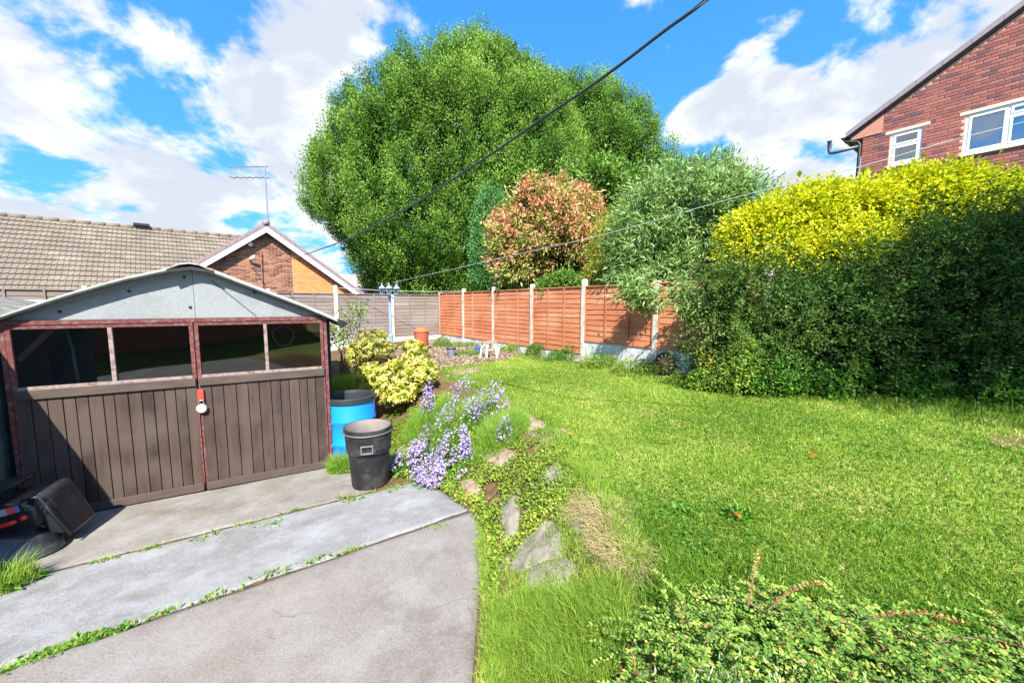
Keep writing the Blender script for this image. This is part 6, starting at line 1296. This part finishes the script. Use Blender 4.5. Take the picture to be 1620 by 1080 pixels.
def flowers(name, label, px, py, rx, ry, h, n, size, seed, leafn=600, tall=False, pos=None):
    c = on_ground(px, py); b = gp(c[0], c[1]); t = thing(name, label, 'flowers', b, 'purple flowers in the border')
    r = np.sqrt(rng.random(n)); a = rng.uniform(0, 6.283, n); x = b[0] + rx * r * np.cos(a); y = b[1] + ry * r * np.sin(a); lump = fbm(np.stack([x, y], 1), 6.0, seed, 2)
    k = lump >= np.quantile(lump, 0.3 if n < 600 else 0.45); x, y, r, lump, a = x[k], y[k], r[k], lump[k], a[k]; n = len(x)
    z = tz(x, y) + h * np.sqrt(np.clip(1.15 - r * r, 0.15, 1)) * (0.55 + 0.6 * rng.random(n)); P = np.stack([x, y, z], 1)
    face = unit(np.stack([np.cos(a) * r - 0.1, np.sin(a) * r - 0.6, np.full(n, 0.9)], 1) + rng.normal(0, 0.3, (n, 3))); s1 = unit(np.cross(face, rng.normal(0, 1, (n, 3)))); s2 = np.cross(face, s1)
    th = np.tile(np.arange(5) * 2 * np.pi / 5, n); D = np.repeat(s1, 5, 0) * np.cos(th)[:, None] + np.repeat(s2, 5, 0) * np.sin(th)[:, None] + np.repeat(face, 5, 0) * 0.35
    leaves('bloom', np.repeat(P, 5, 0), D, np.repeat(face, 5, 0), size, size * 0.62, np.repeat(np.clip(rng.normal(0.45, 0.28, n), 0, 1), 5), M_PUR, t, fold=0.0, droop=0.05)
    m = MB()
    for i in rng.choice(n, min(60, n), replace=False): g_ = gp(x[i] * 0.8 + b[0] * 0.2, y[i] * 0.8 + b[1] * 0.2, -0.01); m.tube([g_, (g_ + P[i]) / 2 + Z * 0.02, P[i]], [0.003, 0.0025, 0.0015], 4)
    obj('stem', m, M_STEM, t)['kind'] = 'stuff'
    if leafn:
        q = leafn; r = np.sqrt(rng.random(q)); a = rng.uniform(0, 6.283, q); x = b[0] + rx * r * np.cos(a); y = b[1] + ry * r * np.sin(a); P = np.stack([x, y, tz(x, y) + h * 0.8 * np.sqrt(np.clip(1 - r * r, 0.02, 1)) * rng.random(q)], 1)
        leaves('foliage', P, unit(rng.normal(0, 1, (q, 3)) + Z * 0.3), unit(Z + rng.normal(0, 0.4, (q, 3))), 0.035, 0.026, rng.random(q), M_NET, t)
flowers('bellflowers', 'dense mass of purple bellflowers spilling onto the drive beside the dustbin', 700, 756, .36, .30, .22, 1000, 0.015, 71, 900)
flowers('bellflowers', 'upright purple bellflowers above the yellow ground cover', 716, 736, .22, .2, .40, 620, 0.016, 72, 400)
flowers('bellflowers', 'paler purple bellflowers next to the black dustbin', 652, 745, .30, .26, .32, 640, 0.016, 73, 700)
flowers('lilac_flowers', 'round purple flower head below the variegated shrub', 680, 660, .16, .14, .50, 420, 0.015, 74, 200)
flowers('lilac_flowers', 'pale lilac flower spikes at the back of the feathery mound', 730, 655, .30, .20, .50, 190, 0.017, 75, 100)
flowers('lilac_flowers', 'lilac flower spikes nearest the lawn flagstones', 778, 668, .26, .2, .46, 260, 0.017, 76, 100)
flowers('bellflowers', 'loose lavender flowers scattered through the middle of the feathery mound', 712, 700, .50, .36, .42, 620, 0.015, 78, 700)
flowers('lilac_flowers', 'few lilac flowers trailing beside the flagstone path', 798, 700, .10, .12, .26, 70, 0.017, 77, 100)

# yellow-green ground cover round the stepping stones
M_GC = leaf_mat('creeping_leaf', [(0, srgb(74, 108, 32)), (0.4, srgb(118, 146, 48)), (0.8, srgb(166, 178, 74)), (1, srgb(190, 168, 104))], 0.35, 0.5)
def ground_cover():
    poly = [on_ground(*q)[:2] for q in ((600, 745), (596, 690), (620, 648), (700, 640), (800, 655), (828, 700), (905, 712), (930, 752), (900, 790), (880, 830), (850, 850), (800, 905), (775, 960), (768, 850), (735, 806), (690, 775))]
    stones = [[on_ground(*q)[:2] for q in s] for s in ([(753, 723), (798, 712), (818, 718), (794, 744)], [(858, 764), (886, 731), (902, 735), (880, 764)], [(793, 812), (815, 784), (815, 830), (800, 852)], [(806, 884), (866, 828), (886, 848), (886, 874), (850, 884)], [(726, 765), (746, 762), (758, 783), (742, 782)])]
    n = 70000; P_ = np.array(poly); x = rng.uniform(P_[:, 0].min(), P_[:, 0].max(), n); y = rng.uniform(P_[:, 1].min(), P_[:, 1].max(), n); k = in_poly(x, y, poly)
    for s in stones: k &= ~(in_poly(x, y, s) & (rng.random(n) > 0.04))
    k &= fbm(np.stack([x, y], 1), 5, 81, 3) > 0.33
    x, y = x[k], y[k]; n = len(x); h = 0.10 * fbm(np.stack([x, y], 1), 4.5, 83, 2) * rng.random(n) ** 0.5
    P = np.stack([x, y, tz(x, y) + 0.01 + h], 1); pt = fbm(np.stack([x, y], 1), 2.2, 84, 2)
    o = leaves('ground_cover', P, unit(rng.normal(0, 1, (n, 3)) + Z * 0.25), unit(Z + rng.normal(0, 0.35, (n, 3))), 0.026 * rng.uniform(.6, 1.3, n), 0.022 * rng.uniform(.6, 1.2, n), np.clip(0.55 * pt + 0.55 * rng.random(n) - 0.05, 0, 1), M_GC, kind='stuff'); tag(o, 'yellow-green creeping ground cover between the rockery stones', 'ground cover')
ground_cover()
def long_grass(name, label, poly_px, n, h, w, lo, hi, lean=(0.2, 0.8), mat=None, flat=None):
    poly = [on_ground(*q)[:2] for q in poly_px]; P_ = np.array(poly); x = rng.uniform(P_[:, 0].min(), P_[:, 0].max(), n * 3); y = rng.uniform(P_[:, 1].min(), P_[:, 1].max(), n * 3); k = in_poly(x, y, poly); x, y = x[k][:n], y[k][:n]; n = len(x)
    f = fbm(np.stack([x, y], 1), 4.0, 91, 2)
    o = blades(name, np.stack([x, y, tz(x, y)], 1), h * (0.4 + 1.1 * f) * rng.uniform(0.6, 1.2, n), w, rng.uniform(*lean, n), rng.uniform(0, 6.283, n), rng.uniform(lo, hi, n), mat or M_GRASS, kind='stuff'); tag(o, label, 'grass'); return o
long_grass('rockery_grass', 'unmown grass growing along the lawn edge above the rockery', [(880, 700), (930, 735), (975, 790), (1030, 890), (1000, 930), (960, 835), (925, 768), (880, 730)], 6000, 0.10, 0.004, 0.4, 0.9)
long_grass('rockery_grass', 'thin grass tufts between the rockery stones and the drive', [(770, 830), (800, 860), (850, 780), (905, 770), (905, 830), (890, 900), (920, 940), (800, 960), (772, 1000)], 3200, 0.06, 0.0035, 0.3, 0.95)
long_grass('fine_grass', 'thick clump of fine bright green grass at the end of the rockery', [(778, 975), (830, 948), (905, 950), (975, 935), (1000, 1000), (960, 1110), (770, 1110), (768, 1030)], 12500, 0.14, 0.0028, 0.3, 0.85, (0.1, 0.8))
long_grass('rockery_grass', 'short grass between the rockery stones and the straw patch', [(872, 770), (930, 840), (945, 905), (900, 950), (800, 950), (800, 905), (890, 885)], 3600, 0.05, 0.0036, 0.3, 0.95)
long_grass('rockery_grass', 'thin weeds and grass overhanging the right edge of the drive', [(752, 822), (778, 822), (792, 960), (800, 1100), (752, 1100), (762, 960)], 3800, 0.075, 0.0032, 0.3, 0.95, (0.4, 1.4))
M_STRAW = leaf_mat('straw', [(0, srgb(146, 130, 88)), (0.5, srgb(182, 166, 116)), (1, srgb(206, 192, 146))], 0.25, 0.7)
long_grass('dry_straw', 'dead straw-coloured grass lying over the bank', [(930, 800), (965, 800), (1030, 905), (985, 925), (930, 870)], 2600, 0.10, 0.0038, 0.0, 1.0, (0.7, 1.9), M_STRAW)
long_grass('dry_straw', 'dry straw scattered over the upper rockery stone', [(896, 830), (905, 790), (935, 772), (965, 805), (945, 836)], 1500, 0.07, 0.003, 0.0, 1.0, (1.0, 2.0), M_STRAW)

long_grass('dry_straw', 'small dry bare patch in the lawn near the hedge', [(1568, 694), (1600, 690), (1640, 700), (1610, 712), (1575, 708)], 700, 0.05, 0.006, 0.0, 0.6, (0.8, 2.0), M_STRAW)
# weeds in the joints of the drive
def tuft(px, py, s, n=46, leaf=12, label='small tuft of weeds growing in a joint of the concrete drive', group='weed tufts in the drive joints'):
    b = np.array(dp(px, py)); b[2] += 0.004; t = thing('weed_tuft', label, 'weed', b, group)
    x = b[0] + rng.normal(0, s, n); y = b[1] + rng.normal(0, s * 0.35, n); x, y = b[0] + (x - b[0]) * GU[0] - (y - b[1]) * GU[1], b[1] + (x - b[0]) * GU[1] + (y - b[1]) * GU[0]
    z = 0.1 * np.clip((x - GA[0]) * GN[0] + (y - GA[1]) * GN[1], 0, 9)
    blades('blade', np.stack([x, y, z], 1), rng.uniform(0.02, 0.07, n), 0.004, rng.uniform(0.3, 1.3, n), rng.uniform(0, 6.283, n), rng.uniform(0.3, 0.95, n), M_GRASS, t)
    if leaf:
        i = rng.choice(n, leaf); P = np.stack([x[i], y[i], z[i] + 0.01], 1); leaves('foliage', P, unit(rng.normal(0, 1, (leaf, 3)) * [1, 1, 0.3] + Z * 0.35), np.tile(Z, (leaf, 1)), 0.04, 0.017, rng.random(leaf), M_NET, t)
for q in ((168, 887, .05), (330, 850, .09), (395, 829, .07), (470, 808, .07), (545, 787, .06), (430, 830, .07), (265, 968, .06), (340, 945, .08), (432, 908, .07), (500, 888, .06), (560, 872, .06), (240, 868, .05), (590, 780, .08), (640, 768, .08), (620, 776, .07), (560, 792, .06), (690, 836, .06)): tuft(*q, label='small tuft of weeds in the joint between the apron and the pale slab' if q[1] < 887 - 0.248 * (q[0] - 150) + 22 else 'small tuft of weeds in the joint between the pale and brown slabs', group='weeds in the upper drive joint' if q[1] < 887 - 0.248 * (q[0] - 150) + 22 else 'weeds in the lower drive joint')
for i, q in enumerate(((20, 1058), (70, 1038), (120, 1020), (165, 1004))): tuft(*q, .07, 90, 70, ['leafy dandelion weeds at the frame edge of the drive joint', 'lush dandelion weeds in the wide drive joint', 'dandelion leaves trailing along the drive joint', 'dandelion leaves at the end of the leafy joint'][i], 'dandelions in the drive joint')
mound('grass_clump', 'clump of long wiry grass beside the lawnmower', 10, 930, .16, .16, .1, 120, M_NET, 0.07, 0.02, cat='grass', blades_n=420, bl_h=0.30, bl_w=0.005, stems=0)
mound('dark_weed', 'dark broad-leaved weed growing in the lawn', 1080, 815, .10, .06, .035, 46, M_CLOVER, 0.05, 0.018, cat='weed', stems=0, group='broad-leaved weeds in the lawn')
mound('dark_weed', 'broad-leaved weed in the lawn beside an orange leaf', 1165, 820, .07, .06, .06, 70, M_CLOVER, 0.06, 0.02, cat='weed', stems=0, group='broad-leaved weeds in the lawn')
def small_flower(px, py, col, r, h, label, n=14):
    b = on_ground(px, py + 6); t = thing('orange_flower', label, 'flower', b); c = b + Z * h
    obj('stem', MB().tube([b - Z * 0.01, b + Z * h * 0.5 + np.array([0.005, 0, 0]), c], 0.002, 5), M_STEM, t)
    a = np.arange(n) * 2 * np.pi / n; D = np.stack([np.cos(a), np.sin(a), np.full(n, 0.25)], 1)
    leaves('petal', np.tile(c, (n, 1)), D, np.tile(Z, (n, 1)), r, r * 0.5, rng.random(n), leaf_mat('orange_petal_%d' % px, [(0, col), (1, tuple(min(1, x * 1.2) for x in col))], 0.2, 0.6), t, fold=0.05, droop=0.0)
small_flower(903, 690, srgb(226, 138, 24), 0.028, 0.07, 'orange flower standing at the lawn edge by the flagstones'); small_flower(930, 700, srgb(226, 150, 40), 0.014, 0.04, 'tiny orange flower in the grass near the flagstones')
def fallen(px, py, label):
    b = on_ground(px, py) + Z * 0.05; n = 3; o = leaves('fallen_leaf', np.tile(b, (n, 1)) + rng.normal(0, .012, (n, 3)) * [1, 1, 0.2], unit(rng.normal(0, 1, (n, 3)) * [1, 1, .2]), np.tile(Z, (n, 1)), 0.05, 0.03, rng.random(n), M_FALL, base=b); tag(o, label, 'leaf')
M_FALL = leaf_mat('fallen_leaf_orange', [(0, srgb(196, 84, 40)), (1, srgb(222, 120, 60))], 0.15, 0.7)
fallen(1168, 824, 'orange fallen leaf beside a broad-leaved weed'); fallen(1283, 728, 'brown-orange fallen leaf in the middle of the lawn')

# pebbles of the gravel corner
def gravel():
    n = 6500; P_ = np.array(GRAVEL); x = rng.uniform(P_[:, 0].min(), P_[:, 0].max(), n); y = rng.uniform(P_[:, 1].min(), P_[:, 1].max(), n); k = in_poly(x, y, GRAVEL); x, y = x[k], y[k]; n = len(x)
    ov = np.array([(1, 0, 0), (-1, 0, 0), (0, 1, 0), (0, -1, 0), (0, 0, .6), (0, 0, -.6)], float); fs = [(0, 2, 4), (2, 1, 4), (1, 3, 4), (3, 0, 4), (2, 0, 5), (1, 2, 5), (3, 1, 5), (0, 3, 5)]
    s = rng.uniform(0.012, 0.034, n); a = rng.uniform(0, 6.283, n); c = np.stack([x, y, tz(x, y) + s * 0.3], 1); ca, sa = np.cos(a), np.sin(a); st = rng.uniform(0.6, 1.3, (n, 3))
    v = ov[None] * st[:, None] * s[:, None, None]; w = np.stack([v[..., 0] * ca[:, None] - v[..., 1] * sa[:, None], v[..., 0] * sa[:, None] + v[..., 1] * ca[:, None], v[..., 2]], -1) + c[:, None]
    fi = (np.array(fs)[None] + (np.arange(n) * 6)[:, None, None]).reshape(-1)
    me = poly_mesh('gravel', w.reshape(-1, 3), fi, np.full(n * 8, 3), np.repeat(rng.random(n), 8)); me.shade_flat()
    tag(link('gravel', me, piece_mat('pebble', [(0, srgb(132, 118, 98)), (0.4, srgb(158, 144, 124)), (0.7, srgb(120, 100, 82)), (1, srgb(146, 138, 126))], 0.85, 30, 0.1, 0)), 'pale pebbles in the far corner of the garden', 'gravel', kind='stuff')
gravel()

# ------------------------------------------------------------------ low cotoneaster in the near corner
M_NEAR = leaf_mat('small_glossy_leaf', [(0, srgb(60, 94, 40)), (0.35, srgb(104, 140, 58)), (0.65, srgb(156, 178, 80)), (0.9, srgb(200, 206, 112)), (1, srgb(200, 140, 96))], 0.3, 0.5, spec=0.2)
M_SAGE = leaf_mat('sage_leaf', [(0, srgb(110, 134, 96)), (1, srgb(176, 190, 150))], 0.25, 0.6)
M_BERRY = leaf_mat('red_berry', [(0, srgb(150, 50, 40)), (1, srgb(196, 90, 66))], 0.05, 0.35, spec=0.5)
def near_bush():
    b = gp(1.15, 1.05); t = thing('low_cotoneaster', 'low spreading small-leaved shrub with red berries in front of the lawn', 'shrub', b)
    n = 1900; x = rng.uniform(0.16, 2.9, n); y = 0.72 + 0.95 * rng.random(n)
    edge = np.interp(x, [0.16, 0.4, 0.7, 1.0, 1.3, 1.6, 2.0, 2.9], [1.15, 1.42, 1.60, 1.68, 1.60, 1.45, 1.36, 1.35]) + 0.05 * np.sin(x * 13); k = y < edge; x, y = x[k], y[k]; n = len(x)
    hmap = (0.06 + 0.20 * fbm(np.stack([x, y], 1), 3.0, 95, 2)) * np.clip((edge[k] - y) / 0.35 + 0.4, 0, 1)
    a = rng.uniform(0, 6.283, n); dirh = np.stack([np.cos(a), np.sin(a) * 0.8 + 0.25, np.zeros(n)], 1); ln = rng.uniform(0.10, 0.26, n)
    S = np.stack([x, y, tz(x, y) + hmap * rng.uniform(0.35, 1.0, n)], 1)
    extra = [((0.98, 1.48), (0.5, 0.62, 0.5), 0.42), ((1.05, 1.46), (0.75, 0.30, 0.36), 0.45), ((1.4, 1.4), (0.9, 0.0, 0.30), 0.42), ((1.8, 1.2), (0.25, 0.75, 0.5), 0.34), ((1.55, 1.3), (0.8, -0.1, 0.4), 0.36), ((0.7, 1.40), (-0.1, 0.6, 0.5), 0.26)]
    for (ex, ey), d, l in extra: S = np.concatenate([S, [gp(ex, ey, 0.16)]]); dirh = np.concatenate([dirh, [np.array(d)]]); ln = np.concatenate([ln, [l]])
    n = len(S); rise = np.where(np.arange(n) < n - len(extra), rng.uniform(0.0, 0.45, n), 0.0); per = 26; tt = np.tile(np.linspace(0.05, 1, per), n); i = np.repeat(np.arange(n), per); j = np.tile(np.arange(per), n)
    def pos(i, tt): return S[i] + (dirh[i] + Z * rise[i][:, None]) * (ln[i] * tt)[:, None] - Z * (ln[i] * 0.35 * tt * tt)[:, None]
    P = pos(i, tt); sd = np.stack([-dirh[i][:, 1], dirh[i][:, 0], np.zeros(len(i))], 1) * np.where(j % 2, 1, -1)[:, None]
    D = unit(sd + dirh[i] * 0.7 + Z * 0.35 + rng.normal(0, 0.25, P.shape)); sp = rng.random(n)[i]; r = np.clip(0.28 * sp + 0.42 * rng.random(len(i)) + 0.28 * tt ** 3 - 0.02, 0, 0.93); r = np.where(rng.random(len(i)) < 0.02, 1.0, r)
    leaves('foliage', P, D, unit(Z + rng.normal(0, 0.3, P.shape)), 0.019 * rng.uniform(.7, 1.2, len(i)), 0.0115, r, M_NEAR, t, droop=0.08)
    st = MB()
    for q in list(range(0, n - len(extra), 7)) + list(range(n - len(extra), n)):
        w = np.array([q] * 4); st.tube(pos(w, np.linspace(0, 1, 4)), [0.0042, 0.0036, 0.0026, 0.0014] if q >= n - len(extra) else [0.003, 0.0025, 0.002, 0.001], 5)
    obj('stem', st, simple('brown_twig', srgb(112, 88, 70), 0.8, 0.2, 30), t, smooth=True)
    m = 1500; k = rng.choice(len(P), m); Dd = rand_dirs(m); bp = P[k] + rng.normal(0, 0.004, (m, 3)); bp = np.concatenate([bp, np.repeat(pos(np.arange(n - len(extra), n - 3), np.full(3, 0.1)), 1, 0)])
    xb = np.concatenate([pos(np.full(40, q), np.linspace(0.1, 1, 40)) + rng.normal(0, 0.006, (40, 3)) for q in range(n - len(extra), n - 3)]); bp = np.concatenate([bp, xb]); m = len(bp)
    ov = np.array([(1, 0, 0), (-1, 0, 0), (0, 1, 0), (0, -1, 0), (0, 0, 1), (0, 0, -1)], float) * 0.0045; fs = [(0, 2, 4), (2, 1, 4), (1, 3, 4), (3, 0, 4), (2, 0, 5), (1, 2, 5), (3, 1, 5), (0, 3, 5)]
    v = (ov[None] + (bp - WLOC[t])[:, None]).reshape(-1, 3); fi = (np.array(fs)[None] + (np.arange(m) * 6)[:, None, None]).reshape(-1); o = link('berries', poly_mesh('berries', v, fi, np.full(m * 8, 3), np.repeat(rng.random(m), 8)), M_BERRY, t); o['kind'] = 'stuff'
    sg = thing('sage_plant', 'pale grey-green soft-leaved plant growing through the low shrub', 'plant', gp(0.55, 0.98)); q = 2600; xx = rng.normal(0.62, 0.20, q); yy = rng.normal(0.98, 0.09, q)
    Ps = np.stack([xx, yy, tz(xx, yy) + 0.10 + 0.16 * rng.random(q)], 1); leaves('foliage', Ps, unit(rng.normal(0, .6, (q, 3)) + Z * 0.9), unit(rng.normal(0, 1, (q, 3))), 0.024, 0.007, rng.random(q), M_SAGE, sg)
    m2 = MB()
    for w in range(30): g_ = gp(xx[w], yy[w]); m2.tube([g_, g_ + Z * 0.14 + np.array([rng.normal(0, .02), rng.normal(0, .02), 0])], 0.002, 4)
    obj('stem', m2, M_STEM, sg)
    mound('broad_weeds', 'cleavers and broad-leaved weeds at the edge of the low shrub', 0, 0, .16, .16, .20, 420, M_NET, 0.035, 0.012, cat='weed', pos=(0.12, 1.28), stems=12)
near_bush()

# ------------------------------------------------------------------ tree added unseen behind the viewer: its thin crown half shades the right-hand hedge
def shade_tree(label, x, y, ells, n, per, seed):
    b = gp(x, y); t = thing('added_shade_tree', label, 'tree', b, None)
    C, Nn = surf_points(ells, n, rmin=0.25, rmax=1.0, camside=False, noise=0.15, nscale=0.6, seed=seed, inside=0.2)
    limbs(t, b, C[:20], 0.12); clumped('crown', C, Nn, per, 0.22, 0.11, 0.07, M_GRN, t, along=0.3, jit=1.0)
TS = math.tan(SUN_EL)
def up_sun(x, y, z, k): return np.array([x - SUN_H[0] * k, y - SUN_H[1] * k, z + TS * k])
k0 = 7.5
shade_tree('thin-crowned tree added out of view to half shade the hedge', 6.4, -3.4, [(up_sun(6.2, 5.2, 1.3, k0), np.array([2.2, 1.0, 1.4])), (up_sun(7.4, 5.4, 2.2, k0), np.array([2.4, 1.1, 1.6]))], 640, 20, 62)
